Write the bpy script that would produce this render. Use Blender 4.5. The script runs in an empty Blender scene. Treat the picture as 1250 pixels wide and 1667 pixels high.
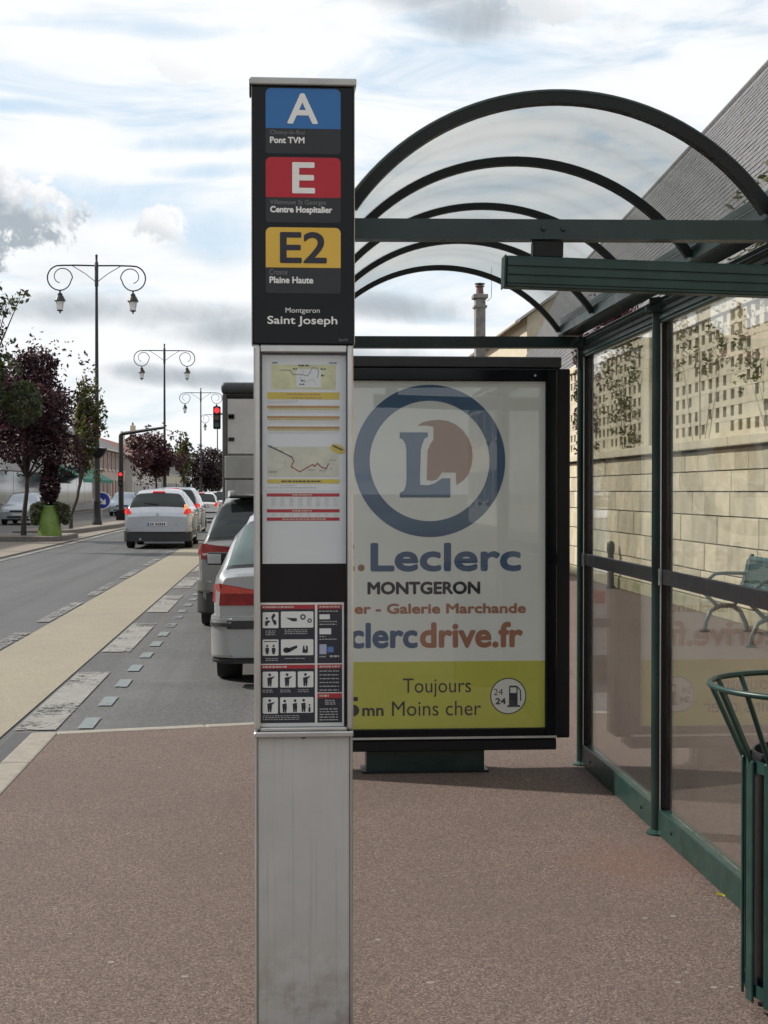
import bpy, bmesh, math, random
from math import radians, sin, cos, pi, atan, atan2, sqrt
from mathutils import Vector, Matrix, Euler

random.seed(7)
SC = bpy.context.scene
COL = SC.collection

# ------------------------------------------------------------------ camera
FPX, CW, CH = 2400.0, 1250.0, 1667.0          # focal length and size of the photograph in pixels
VPX, VPY = 460.0, 799.0                       # vanishing point of the street
EYE = 1.45
YAW = atan((CW / 2 - VPX) / FPX)
PIT = atan((CH / 2 - VPY) / FPX)
cam = bpy.data.cameras.new('camera')
camo = bpy.data.objects.new('camera', cam)
COL.objects.link(camo)
cam.sensor_fit = 'VERTICAL'
cam.sensor_height = 36.0
cam.lens = 36.0 * FPX / CH
cam.clip_start = 0.05
cam.clip_end = 4000
camo.location = (0, 0, EYE)
camo.rotation_euler = (pi / 2 - PIT, 0, -YAW)
SC.camera = camo

# ------------------------------------------------------------------ world and sun
SUN_EL = radians(38)
SUN_H = Vector((-0.93, 0.37, 0)).normalized()
W = bpy.data.worlds.new('World')
SC.world = W
W.use_nodes = True
SC.view_settings.view_transform = 'Standard'
SC.view_settings.look = 'None'
SC.view_settings.gamma = 1.0
SC.view_settings.exposure = 0.42
SC.view_settings.use_curve_mapping = False


class NT:
    """small helper round a node tree"""
    def __init__(s, tree):
        s.t = tree; s.n = tree.nodes; s.l = tree.links

    def node(s, typ, **kw):
        n = s.n.new(typ)
        for k, v in kw.items():
            setattr(n, k, v)
        return n

    def put(s, sock, v):
        if isinstance(v, bpy.types.NodeSocket):
            s.l.new(v, sock)
        elif v is not None:
            sock.default_value = v

    def math(s, op, a, b=None, c=None, clamp=False):
        n = s.node('ShaderNodeMath', operation=op)
        n.use_clamp = clamp
        s.put(n.inputs[0], a); s.put(n.inputs[1], b)
        if c is not None:
            s.put(n.inputs[2], c)
        return n.outputs[0]

    def mix(s, f, a, b, blend='MIX'):
        n = s.node('ShaderNodeMix', data_type='RGBA', blend_type=blend)
        s.put(n.inputs[0], f); s.put(n.inputs[6], a); s.put(n.inputs[7], b)
        return n.outputs[2]

    def noise(s, vec, scale, detail=4, rough=0.5, dist=0.0):
        n = s.node('ShaderNodeTexNoise')
        if vec is not None:
            s.put(n.inputs['Vector'], vec)
        n.inputs['Scale'].default_value = scale
        n.inputs['Detail'].default_value = detail
        n.inputs['Roughness'].default_value = rough
        n.inputs['Distortion'].default_value = dist
        return n.outputs[0]

    def ramp(s, f, lo, hi):
        n = s.node('ShaderNodeMapRange')
        n.interpolation_type = 'SMOOTHSTEP'
        s.put(n.inputs[0], f)
        n.inputs[1].default_value = lo; n.inputs[2].default_value = hi
        return n.outputs[0]


def c4(c):
    return (c[0], c[1], c[2], 1.0)


def build_sky():
    k = NT(W.node_tree)
    k.n.clear()
    out = k.node('ShaderNodeOutputWorld')
    bg = k.node('ShaderNodeBackground')
    bg.inputs[1].default_value = 0.095
    sky = k.node('ShaderNodeTexSky', sky_type='NISHITA')
    sky.sun_disc = False
    sky.sun_elevation = SUN_EL
    sky.sun_rotation = atan2(SUN_H.x, SUN_H.y)
    sky.air_density = 1.0
    sky.dust_density = 1.2
    tc = k.node('ShaderNodeTexCoord')
    d = tc.outputs['Generated']
    sep = k.node('ShaderNodeSeparateXYZ')
    k.put(sep.inputs[0], d)
    az = k.math('ARCTAN2', sep.outputs[0], sep.outputs[1])
    el = k.math('ARCSINE', sep.outputs[2])
    def shifted(v):
        dv = k.node('ShaderNodeVectorMath', operation='ADD')
        k.put(dv.inputs[0], d); dv.inputs[1].default_value = v
        return dv.outputs[0]
    # fractal fields: billows for cloud edges, and a broad swirl that bends everything
    bil = k.noise(shifted((4.3, 1.7, 2.9)), 42, 9, 0.66, 0.3)
    bil2 = k.noise(shifted((1.1, 7.7, 0.9)), 13, 8, 0.62, 0.4)
    w1 = k.noise(d, 7, 4, 0.55); w2 = k.noise(shifted((9, 2, 5)), 7, 4, 0.55)
    azt = k.math('MULTIPLY_ADD', k.math('SUBTRACT', w1, 0.5), 0.05, az)
    elt = k.math('MULTIPLY_ADD', k.math('SUBTRACT', w2, 0.5), 0.022, el)
    # streaked high cloud
    mp = k.node('ShaderNodeMapping')
    k.put(mp.inputs[0], d)
    mp.inputs['Scale'].default_value = (1, 1, 4.6)
    mp.inputs['Rotation'].default_value = (0, radians(3), 0)
    st = k.noise(mp.outputs[0], 6.0, 10, 0.60, 0.6)
    veil = k.ramp(st, 0.26, 0.53)
    # broad soft grey undersides, modelled by finer billows
    mp2 = k.node('ShaderNodeMapping')
    k.put(mp2.inputs[0], d)
    mp2.inputs['Location'].default_value = (2.1, 0.4, 5.3)
    mp2.inputs['Scale'].default_value = (1, 1, 2.8)
    gr = k.noise(mp2.outputs[0], 5.5, 10, 0.60, 0.4)
    grey = k.ramp(gr, 0.50, 0.72)

    def field(px, py, rx, ry, a=azt, e=elt):
        ca, ce = (px - VPX) / FPX, (VPY - py) / FPX
        u = k.math('DIVIDE', k.math('SUBTRACT', a, ca), rx / FPX)
        v = k.math('DIVIDE', k.math('SUBTRACT', e, ce), ry / FPX)
        r = k.math('ADD', k.math('MULTIPLY', u, u), k.math('MULTIPLY', v, v))
        return k.math('SUBTRACT', 1.0, r), u, v

    def soft(items, rough, lo, hi, nz):
        acc = None
        for it in items:
            f, u, v = field(*it)
            acc = f if acc is None else k.math('MAXIMUM', acc, f)
        acc = k.math('MAXIMUM', acc, -2.0)
        acc = k.math('MULTIPLY_ADD', k.math('SUBTRACT', nz, 0.5), rough, acc)
        return k.ramp(acc, lo, hi)

    blue = soft([(150, 340, 260, 36), (350, 385, 110, 50), (330, 250, 150, 14), (230, 85, 150, 18), (60, 212, 190, 12), (350, 292, 110, 14)], 3.4, -0.5, 1.6, bil2)
    dark = soft([(790, 58, 120, 42), (690, 18, 140, 34), (225, 514, 230, 30), (390, 535, 150, 34), (620, 505, 170, 24), (300, 615, 130, 18), (560, 590, 200, 26)], 3.0, -0.5, 1.5, bil2)
    cover = k.math('MULTIPLY', veil, k.math('SUBTRACT', 1.0, k.math('MULTIPLY', blue, 0.92)))
    cover = k.math('MULTIPLY_ADD', cover, 0.80, 0.18)
    white = (7.9, 8.05, 8.2, 1)
    sky_b = k.mix(0.60, sky.outputs[0], (4.4, 6.4, 8.0, 1))
    c = k.mix(cover, sky_b, white)
    c = k.mix(k.math('MULTIPLY', grey, 0.34), c, (4.8, 5.15, 5.45, 1))
    c = k.mix(k.math('MULTIPLY', dark, 0.97), c, (3.5, 3.9, 4.25, 1))
    # heaped clouds: bright towards the upper right, grey below
    for (px, py, rx, ry, rough, low) in ((10, 372, 125, 80, 5.5, 0.95), (268, 378, 58, 32, 5.0, 0.42), (300, 137, 62, 26, 5.0, 0.15), (905, 40, 90, 40, 5.0, 0.35)):
        f, u, v = field(px, py, rx, ry, k.math('MULTIPLY_ADD', k.math('SUBTRACT', w1, 0.5), 0.012, az), k.math('MULTIPLY_ADD', k.math('SUBTRACT', w2, 0.5), 0.008, el))
        den = k.math('MULTIPLY_ADD', k.math('SUBTRACT', bil, 0.5), rough, f)
        m_ = k.ramp(den, -0.05, 0.55)
        lit = k.math('MULTIPLY_ADD', u, 0.45, k.math('MULTIPLY', v, 0.55))
        lit = k.math('MULTIPLY_ADD', k.math('SUBTRACT', bil2, 0.5), 2.6, lit)
        sh = k.ramp(lit, -0.55 if low < 0.9 else 0.25, 0.45 if low < 0.9 else 0.95)
        cc = k.mix(sh, (7.9 - 5.0 * low, 8.0 - 4.6 * low, 8.1 - 4.3 * low, 1), (8.0, 8.0, 8.0, 1))
        c = k.mix(k.math('MULTIPLY', m_, 0.94), c, cc)
    k.put(bg.inputs[0], c)
    k.l.new(bg.outputs[0], out.inputs[0])


build_sky()
sun = bpy.data.lights.new('sun', 'SUN')
suno = bpy.data.objects.new('sun', sun)
COL.objects.link(suno)
sun.energy = 3.8
sun.angle = radians(1.5)
sun.color = (1.0, 0.94, 0.85)
sdir = Vector((SUN_H.x * cos(SUN_EL), SUN_H.y * cos(SUN_EL), sin(SUN_EL)))
suno.rotation_euler = sdir.to_track_quat('Z', 'Y').to_euler()
suno.location = (-20, 10, 30)

cy = SC.cycles
cy.use_denoising = True
cy.max_bounces = 10
cy.transparent_max_bounces = 32
cy.glossy_bounces = 5
cy.caustics_reflective = False
cy.caustics_refractive = False
cy.sample_clamp_indirect = 6.0

# ------------------------------------------------------------------ pixel helpers
_f = Vector((sin(YAW) * cos(PIT), cos(YAW) * cos(PIT), -sin(PIT)))
_r = Vector((cos(YAW), -sin(YAW), 0))
_u = _r.cross(_f)


def ray(px, py):
    return _f + _r * ((px - CW / 2) / FPX) + _u * ((CH / 2 - py) / FPX)


def onY(px, py, Y):
    d = ray(px, py); t = Y / d.y
    return Vector((d.x * t, Y, EYE + d.z * t))


def onZ(px, py, z):
    d = ray(px, py); t = (z - EYE) / d.z
    return Vector((d.x * t, d.y * t, z))


# ------------------------------------------------------------------ materials
MATS = {}


def mat(name, rgb, rough=0.5, metal=0.0, var=0.12, vs=6.0, bump=0.0, bs=60.0, coat=0.0, spec=0.5, emit=None, es=0.0, rnd=0.0,
        tint=None, tf=0.0, ts=2.0, translucent=0.0, worn=0.0):
    """principled material: noise-varied colour, optional second tint in patches, bump, per-object brightness"""
    if name in MATS:
        return MATS[name]
    m = bpy.data.materials.new(name)
    m.use_nodes = True
    k = NT(m.node_tree)
    p = k.n['Principled BSDF']
    tc = k.node('ShaderNodeTexCoord')
    o = tc.outputs['Object']
    col = c4(rgb)
    if var > 0:
        f = k.noise(o, vs, 5, 0.6)
        f = k.ramp(f, 0.25, 0.75)
        col = k.mix(f, c4([x * (1 - var) for x in rgb]), c4([min(1, x * (1 + var)) for x in rgb]))
    if tint is not None:
        f = k.math('MULTIPLY', k.ramp(k.noise(o, ts, 5, 0.65), 0.48, 0.68), tf)
        col = k.mix(f, col, c4(tint))
    if rnd > 0:
        oi = k.node('ShaderNodeObjectInfo')
        f = k.math('MULTIPLY_ADD', oi.outputs['Random'], 2 * rnd, 1 - rnd)
        hs = k.node('ShaderNodeHueSaturation')
        k.put(hs.inputs['Value'], f)
        k.put(hs.inputs['Color'], col)
        col = hs.outputs[0]
    k.put(p.inputs['Base Color'], col)
    p.inputs['Roughness'].default_value = rough
    p.inputs['Metallic'].default_value = metal
    p.inputs['Specular IOR Level'].default_value = spec
    p.inputs['Coat Weight'].default_value = coat
    p.inputs['Coat Roughness'].default_value = 0.05
    if var > 0 and rough > 0.05:
        rn = k.noise(o, vs * 2.3, 4, 0.6)
        k.put(p.inputs['Roughness'], k.math('MULTIPLY_ADD', k.math('SUBTRACT', rn, 0.5), min(0.3, rough * 0.6), rough))
    if emit is not None:
        p.inputs['Emission Color'].default_value = c4(emit)
        p.inputs['Emission Strength'].default_value = es
    if bump > 0:
        b = k.node('ShaderNodeBump')
        b.inputs['Strength'].default_value = bump
        b.inputs['Distance'].default_value = 0.01
        k.put(b.inputs['Height'], k.noise(o, bs, 4, 0.6))
        k.put(p.inputs['Normal'], b.outputs[0])
    if translucent > 0:
        tr = k.node('ShaderNodeBsdfTranslucent')
        k.put(tr.inputs[0], col)
        mx = k.node('ShaderNodeMixShader')
        mx.inputs[0].default_value = translucent
        k.l.new(p.outputs[0], mx.inputs[1]); k.l.new(tr.outputs[0], mx.inputs[2])
        k.l.new(mx.outputs[0], k.n['Material Output'].inputs[0])
    if worn > 0:      # paint flaked off in places
        geo = k.node('ShaderNodeNewGeometry')
        wn = k.math('ADD', k.math('MULTIPLY', k.noise(geo.outputs['Position'], 22, 6, 0.7), 0.55), k.math('MULTIPLY', k.noise(geo.outputs['Position'], 1.7, 4, 0.6), 0.45))
        tr = k.node('ShaderNodeBsdfTransparent')
        mx = k.node('ShaderNodeMixShader')
        k.put(mx.inputs[0], k.ramp(wn, 0.60 - worn * 0.2, 0.68 - worn * 0.2))
        k.l.new(p.outputs[0], mx.inputs[1]); k.l.new(tr.outputs[0], mx.inputs[2])
        k.l.new(mx.outputs[0], k.n['Material Output'].inputs[0])
    MATS[name] = m
    return m


def glass(name, tint=(0.93, 0.96, 0.95), f0=0.04, rough=0.01, dirt=0.03, dirtcol=(0.6, 0.6, 0.58), maxr=1.0, ex=5.0):
    """thin pane: clear with an angle-dependent mirror, plus a little dust"""
    if name in MATS:
        return MATS[name]
    m = bpy.data.materials.new(name)
    m.use_nodes = True
    k = NT(m.node_tree)
    k.n.clear()
    out = k.node('ShaderNodeOutputMaterial')
    tr = k.node('ShaderNodeBsdfTransparent'); tr.inputs[0].default_value = c4(tint)
    gl = k.node('ShaderNodeBsdfGlossy'); gl.inputs['Roughness'].default_value = rough
    df = k.node('ShaderNodeBsdfTranslucent'); df.inputs[0].default_value = c4(dirtcol)
    lw = k.node('ShaderNodeLayerWeight'); lw.inputs[0].default_value = 0.5
    f = k.math('POWER', lw.outputs['Facing'], ex)
    f = k.math('MULTIPLY_ADD', f, (1 - f0) * maxr, f0)
    tc = k.node('ShaderNodeTexCoord')
    dn = k.ramp(k.noise(tc.outputs['Object'], 2.5, 6, 0.65), 0.3, 0.8)
    m1 = k.node('ShaderNodeMixShader'); m2 = k.node('ShaderNodeMixShader')
    k.put(m1.inputs[0], k.math('MULTIPLY', dn, dirt * 2))
    k.l.new(tr.outputs[0], m1.inputs[1]); k.l.new(df.outputs[0], m1.inputs[2])
    k.put(m2.inputs[0], f)
    k.l.new(m1.outputs[0], m2.inputs[1]); k.l.new(gl.outputs[0], m2.inputs[2])
    k.l.new(m2.outputs[0], out.inputs[0])
    MATS[name] = m
    return m


def tarmac(name, rgb, grit=0.35, gscale=220, patch=None, pf=0.4, rough=0.9, light=None, spots=None, fresh=None, streak=0.0):
    """asphalt: dark binder with lighter stones, worn patches, small relief"""
    if name in MATS:
        return MATS[name]
    m = bpy.data.materials.new(name)
    m.use_nodes = True
    k = NT(m.node_tree)
    p = k.n['Principled BSDF']
    tc = k.node('ShaderNodeTexCoord')
    o = tc.outputs['Object']
    g = k.noise(o, gscale, 3, 0.7)
    g2 = k.noise(o, gscale * 0.35, 3, 0.6)
    big = k.ramp(k.noise(o, 0.55, 6, 0.62, 0.4), 0.3, 0.72)
    mid = k.ramp(k.noise(o, 3.2, 5, 0.6), 0.3, 0.7)
    dk = [x * (1 - grit) for x in rgb]
    lt = [min(1, x * (1 + grit)) for x in (light or rgb)]
    col = k.mix(k.ramp(g, 0.34, 0.66), c4(dk), c4(lt))
    vc = k.node('ShaderNodeTexVoronoi')      # single stones of the aggregate
    k.put(vc.inputs['Vector'], o); vc.inputs['Scale'].default_value = gscale * 1.25
    sv = k.node('ShaderNodeSeparateColor'); k.put(sv.inputs[0], vc.outputs['Color'])
    col = k.mix(k.math('MULTIPLY', k.ramp(sv.outputs[0], 0.25, 1.0), 0.55), c4(dk), c4(lt))
    col = k.mix(k.math('MULTIPLY', k.math('GREATER_THAN', sv.outputs[1], 0.93), 0.5), col, c4([min(1, x * 1.35) for x in lt]))
    col = k.mix(k.math('MULTIPLY', k.ramp(g2, 0.35, 0.65), 0.25), col, c4([x * (1 + grit * 0.8) for x in rgb]))
    col = k.mix(k.math('MULTIPLY', big, pf), col, c4(patch or [x * 0.78 for x in rgb]))
    col = k.mix(k.math('MULTIPLY', mid, 0.16), col, c4([x * 0.6 for x in rgb]))
    if streak > 0:      # tyre tracks and oil drips along the lane, a few repairs across it
        for sc_, lo, am in (((2.3, 0.05, 1), 0.46, streak), ((0.35, 1.3, 1), 0.60, streak * 0.7)):
            mp = k.node('ShaderNodeMapping'); k.put(mp.inputs[0], o); mp.inputs['Scale'].default_value = sc_
            f_ = k.ramp(k.noise(mp.outputs[0], 1.0, 6, 0.62), lo, lo + 0.16)
            col = k.mix(k.math('MULTIPLY', f_, am), col, c4([x * 0.5 for x in rgb]))
        f_ = k.ramp(k.noise(o, 1.1, 7, 0.7), 0.60, 0.70)
        col = k.mix(k.math('MULTIPLY', f_, streak), col, c4([min(1, x * 1.5) for x in rgb]))
    if fresh is not None:      # redder, newer surfacing round one spot
        dm = k.node('ShaderNodeVectorMath', operation='DISTANCE')
        k.put(dm.inputs[0], o); dm.inputs[1].default_value = (fresh[0][0], fresh[0][1], 0)
        dd = k.math('MULTIPLY_ADD', k.math('SUBTRACT', k.noise(o, 4.0, 5, 0.65), 0.5), 0.9, dm.outputs['Value'])
        f_ = k.math('SUBTRACT', 1.0, k.ramp(dd, fresh[1] * 0.3, fresh[1] * 1.15))
        col = k.mix(k.math('MULTIPLY', k.math('MULTIPLY', f_, k.ramp(g2, 0.35, 0.6)), 0.75), col, c4(fresh[2]))
    if spots is not None:
        vz = k.node('ShaderNodeTexVoronoi')
        k.put(vz.inputs['Vector'], o); vz.inputs['Scale'].default_value = 46
        sp = k.math('SUBTRACT', 1.0, k.ramp(vz.outputs['Distance'], 0.10, 0.17))
        pick = k.math('GREATER_THAN', k.noise(o, 9.0, 2, 0.5), 0.585)
        col = k.mix(k.math('MULTIPLY', k.math('MULTIPLY', sp, pick), 0.8), col, c4(spots))
    k.put(p.inputs['Base Color'], col)
    p.inputs['Roughness'].default_value = rough
    p.inputs['Specular IOR Level'].default_value = 0.3
    b = k.node('ShaderNodeBump')
    b.inputs['Strength'].default_value = 0.15
    b.inputs['Distance'].default_value = 0.002
    k.put(b.inputs['Height'], k.math('ADD', g, g2))
    k.put(p.inputs['Normal'], b.outputs[0])
    MATS[name] = m
    return m


GREEN = mat('dark_green_paint', (0.007, 0.022, 0.020), 0.30, var=0.25, vs=4, spec=0.4, tint=(0.028, 0.042, 0.038), tf=0.35, ts=5)
GREEN2 = mat('mid_green_paint', (0.008, 0.033, 0.028), 0.38, var=0.25, vs=9, spec=0.4, tint=(0.035, 0.055, 0.048), tf=0.4, ts=7)
BLACK = mat('black_gloss', (0.005, 0.006, 0.008), 0.10, var=0.2, vs=3, spec=0.2)
BLACKM = mat('black_matt', (0.008, 0.008, 0.010), 0.45, var=0.25, vs=5, spec=0.22)
ALU = mat('aged_aluminium', (0.42, 0.42, 0.41), 0.48, 0.35, var=0.10, vs=7, tint=(0.33, 0.33, 0.31), tf=0.35, ts=3)
ALUF = mat('aluminium_frame', (0.50, 0.50, 0.49), 0.32, 0.75, var=0.08, vs=9)
PAPER = mat('paper', (0.72, 0.73, 0.77), 0.55, var=0.03, vs=3)
POSTER = mat('poster_paper', (0.83, 0.85, 0.87), 0.5, var=0.02, vs=2)
WHITE = mat('print_white', (0.80, 0.80, 0.80), 0.5, var=0.03)
PBLUE = mat('print_blue', (0.060, 0.125, 0.25), 0.5, var=0.05)
PORANGE = mat('print_tan', (0.33, 0.185, 0.115), 0.5, var=0.05)
PRUST = mat('print_rust', (0.40, 0.17, 0.11), 0.5, var=0.05)
PLIME = mat('print_lime', (0.58, 0.57, 0.09), 0.5, var=0.04)
PDARK = mat('print_dark', (0.012, 0.014, 0.03), 0.5, var=0.05)
PGREY = mat('print_grey', (0.30, 0.30, 0.30), 0.6, var=0.05)
PLGREY = mat('print_light_grey', (0.50, 0.50, 0.50), 0.6, var=0.05)
PYEL = mat('print_yellow', (0.62, 0.47, 0.05), 0.5, var=0.08)
PPALE = mat('print_pale_yellow', (0.62, 0.62, 0.38), 0.5, var=0.12, vs=30)
PBEIGE = mat('print_beige', (0.60, 0.59, 0.50), 0.5, var=0.10, vs=30)
PRED = mat('print_red', (0.42, 0.02, 0.035), 0.5, var=0.06)
POCHRE = mat('print_ochre', (0.42, 0.22, 0.06), 0.5, var=0.1)
SBLUE = mat('sign_blue', (0.035, 0.16, 0.42), 0.22, var=0.04, spec=0.25)
SRED = mat('sign_red', (0.45, 0.02, 0.035), 0.22, var=0.04, spec=0.25)
SYEL = mat('sign_yellow', (0.72, 0.46, 0.07), 0.22, var=0.04, spec=0.25)
SGREY = mat('sign_dark_grey', (0.028, 0.030, 0.034), 0.22, var=0.08, spec=0.25)
SWHITE = mat('sign_white', (0.78, 0.78, 0.76), 0.3, var=0.03)
SDIM = mat('sign_dim_grey', (0.16, 0.16, 0.17), 0.3, var=0.05)
GLASS = glass('shelter_glass', tint=(0.97, 0.985, 0.98), dirt=0.03, dirtcol=(0.8, 0.8, 0.78), ex=4.3)
PGLASS = glass('poster_glass', (0.97, 0.98, 0.97), 0.05, 0.0, 0.01)
CANOPY = glass('canopy_polycarbonate', (0.80, 0.81, 0.805), 0.03, 0.25, 0.08, (0.55, 0.56, 0.54), maxr=0.15)
STONE = mat('limestone', (0.52, 0.465, 0.335), 0.88, var=0.16, vs=5, bump=0.45, bs=35, rnd=0.2, tint=(0.36, 0.315, 0.225), tf=0.5, ts=4)
STONE2 = mat('limestone_smooth', (0.52, 0.47, 0.345), 0.85, var=0.12, vs=4, bump=0.25, bs=40, tint=(0.45, 0.41, 0.31), tf=0.5, ts=3)
MORTAR = mat('dark_joint', (0.10, 0.085, 0.06), 0.95, var=0.3, vs=8)
PLINTH = mat('mossy_plinth', (0.27, 0.245, 0.16), 0.95, var=0.3, vs=6, bump=0.4, bs=40, tint=(0.16, 0.17, 0.06), tf=0.7, ts=5)
KERB = mat('kerb_stone', (0.24, 0.22, 0.185), 0.85, var=0.15, vs=12, bump=0.25, bs=90, rnd=0.08, tint=(0.17, 0.155, 0.13), tf=0.7, ts=5)
RUBBER = mat('tyre_rubber', (0.012, 0.012, 0.013), 0.75, var=0.2, vs=12)
RIM = mat('wheel_alloy', (0.35, 0.35, 0.36), 0.35, 0.8, var=0.08)
CARGLASS = mat('car_window', (0.016, 0.022, 0.022), 0.06, var=0.1, vs=2, spec=0.45)
PLASTIC = mat('dark_trim', (0.022, 0.023, 0.025), 0.55, var=0.15)
LAMPRED = mat('tail_light', (0.22, 0.006, 0.010), 0.12, var=0.35, vs=9, coat=0.6)
LAMPLIT = mat('lit_brake_light', (0.5, 0.02, 0.02), 0.2, var=0, emit=(1.0, 0.03, 0.02), es=0.30)
LAMPAMB = mat('lit_indicator', (0.6, 0.2, 0.02), 0.2, var=0, emit=(1.0, 0.28, 0.04), es=0.8)
LAMPCLR = mat('headlight', (0.55, 0.58, 0.6), 0.08, 0.3, var=0.05, coat=0.6)
PLATE = mat('number_plate', (0.55, 0.56, 0.56), 0.4, var=0.05)


# ------------------------------------------------------------------ mesh builder
class B:
    """collects shapes into one bmesh, then links it as ONE mesh object"""
    def __init__(s):
        s.bm = bmesh.new()

    def _add(s, vs, fs, mi=0):
        v = [s.bm.verts.new(p) for p in vs]
        out = []
        for f in fs:
            try:
                fc = s.bm.faces.new([v[i] for i in f]); fc.material_index = mi; out.append(fc)
            except ValueError:
                pass
        return v, out

    def box(s, x0, x1, y0, y1, z0, z1, bev=0.0, M=None, seg=1, mi=0):
        vs = [(x, y, z) for z in (z0, z1) for y in (y0, y1) for x in (x0, x1)]
        if M is not None:
            vs = [M @ Vector(p) for p in vs]
        v, f = s._add(vs, [(0, 2, 3, 1), (4, 5, 7, 6), (0, 1, 5, 4), (2, 6, 7, 3), (0, 4, 6, 2), (1, 3, 7, 5)], mi)
        if bev > 0:
            es = list({e for x in f for e in x.edges})
            bmesh.ops.bevel(s.bm, geom=es, offset=bev, segments=seg, affect='EDGES', profile=0.6, material=-1)
        return s

    def quad(s, pts, mi=0):
        s._add(pts, [tuple(range(len(pts)))], mi); return s

    def prism(s, pts, d):
        """closed prism: outline pts (Vectors) swept by d"""
        d = Vector(d); n = len(pts)
        a = [Vector(p) for p in pts]
        vs = a + [p + d for p in a]
        fs = [tuple(range(n))[::-1], tuple(range(n, 2 * n))] + [(i, (i + 1) % n, n + (i + 1) % n, n + i) for i in range(n)]
        s._add(vs, fs); return s

    def tube(s, path, rad, n=8, caps=True, closed=False):
        path = [Vector(p) for p in path]
        m = len(path)
        rads = rad if isinstance(rad, (list, tuple)) else [rad] * m
        rings = []
        up = None
        for i, p in enumerate(path):
            if closed:
                t = path[(i + 1) % m] - path[i - 1]
            else:
                t = path[min(i + 1, m - 1)] - path[max(i - 1, 0)]
            t.normalize()
            if up is None:
                up = Vector((0, 0, 1)) if abs(t.z) < 0.9 else Vector((1, 0, 0))
            a = t.cross(up)
            if a.length < 1e-4:
                a = t.cross(Vector((0, 1, 0)))
            a.normalize(); b = a.cross(t); up = b
            rings.append([s.bm.verts.new(p + (a * cos(2 * pi * j / n) + b * sin(2 * pi * j / n)) * rads[i]) for j in range(n)])
        for i in range(m if closed else m - 1):
            r0, r1 = rings[i], rings[(i + 1) % m]
            for j in range(n):
                s.bm.faces.new((r0[j], r0[(j + 1) % n], r1[(j + 1) % n], r1[j]))
        if caps and not closed:
            s.bm.faces.new(rings[0][::-1]); s.bm.faces.new(rings[-1])
        return s

    def lathe(s, prof, n=20, cx=0, cy=0, axis='z'):
        rings = []
        for r, z in prof:
            ring = []
            for j in range(n):
                a = 2 * pi * j / n
                if axis == 'z':
                    p = (cx + r * cos(a), cy + r * sin(a), z)
                elif axis == 'x':
                    p = (z, cx + r * cos(a), cy + r * sin(a))
                else:
                    p = (cx + r * cos(a), z, cy + r * sin(a))
                ring.append(s.bm.verts.new(p))
            rings.append(ring)
        for a, b in zip(rings, rings[1:]):
            for j in range(n):
                s.bm.faces.new((a[j], a[(j + 1) % n], b[(j + 1) % n], b[j]))
        s.bm.faces.new(rings[0][::-1]); s.bm.faces.new(rings[-1])
        return s

    def mesh(s, name, mats, smooth=False):
        me = bpy.data.meshes.new(name)
        bmesh.ops.recalc_face_normals(s.bm, faces=s.bm.faces)
        s.bm.to_mesh(me); s.bm.free()
        for m in (mats if isinstance(mats, (list, tuple)) else [mats]):
            me.materials.append(m)
        if smooth:
            for p in me.polygons:
                p.use_smooth = True
            try:
                me.set_sharp_from_angle(angle=radians(40))
            except Exception:
                pass
        return me

    def build(s, name, mats, parent=None, smooth=False, loc=(0, 0, 0)):
        return link(name, s.mesh(name, mats, smooth), parent, loc)


def link(name, me, parent=None, loc=(0, 0, 0)):
    o = bpy.data.objects.new(name, me)
    COL.objects.link(o)
    o.location = loc
    if parent is not None:
        o.parent = parent
    return o


def thing(name, label, cat, loc=(0, 0, 0), rz=0.0, group=None):
    o = bpy.data.objects.new(name, None)
    o.empty_display_size = 0.2
    COL.objects.link(o)
    o.location = loc
    o.rotation_euler = (0, 0, rz)
    return tag(o, label, cat, group)


def tag(o, label, cat, group=None, kind=None):
    if label: o['label'] = label
    if cat: o['category'] = cat
    if group: o['group'] = group
    if kind: o['kind'] = kind
    return o


def struct(o, kind='structure'):
    o['kind'] = kind
    return o


def pydata(name, vs, fs, mats, parent=None, smooth=False):
    me = bpy.data.meshes.new(name)
    me.from_pydata(vs, [], fs)
    for m in (mats if isinstance(mats, (list, tuple)) else [mats]):
        me.materials.append(m)
    if smooth:
        for p in me.polygons:
            p.use_smooth = True
    return link(name, me, parent)


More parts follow.
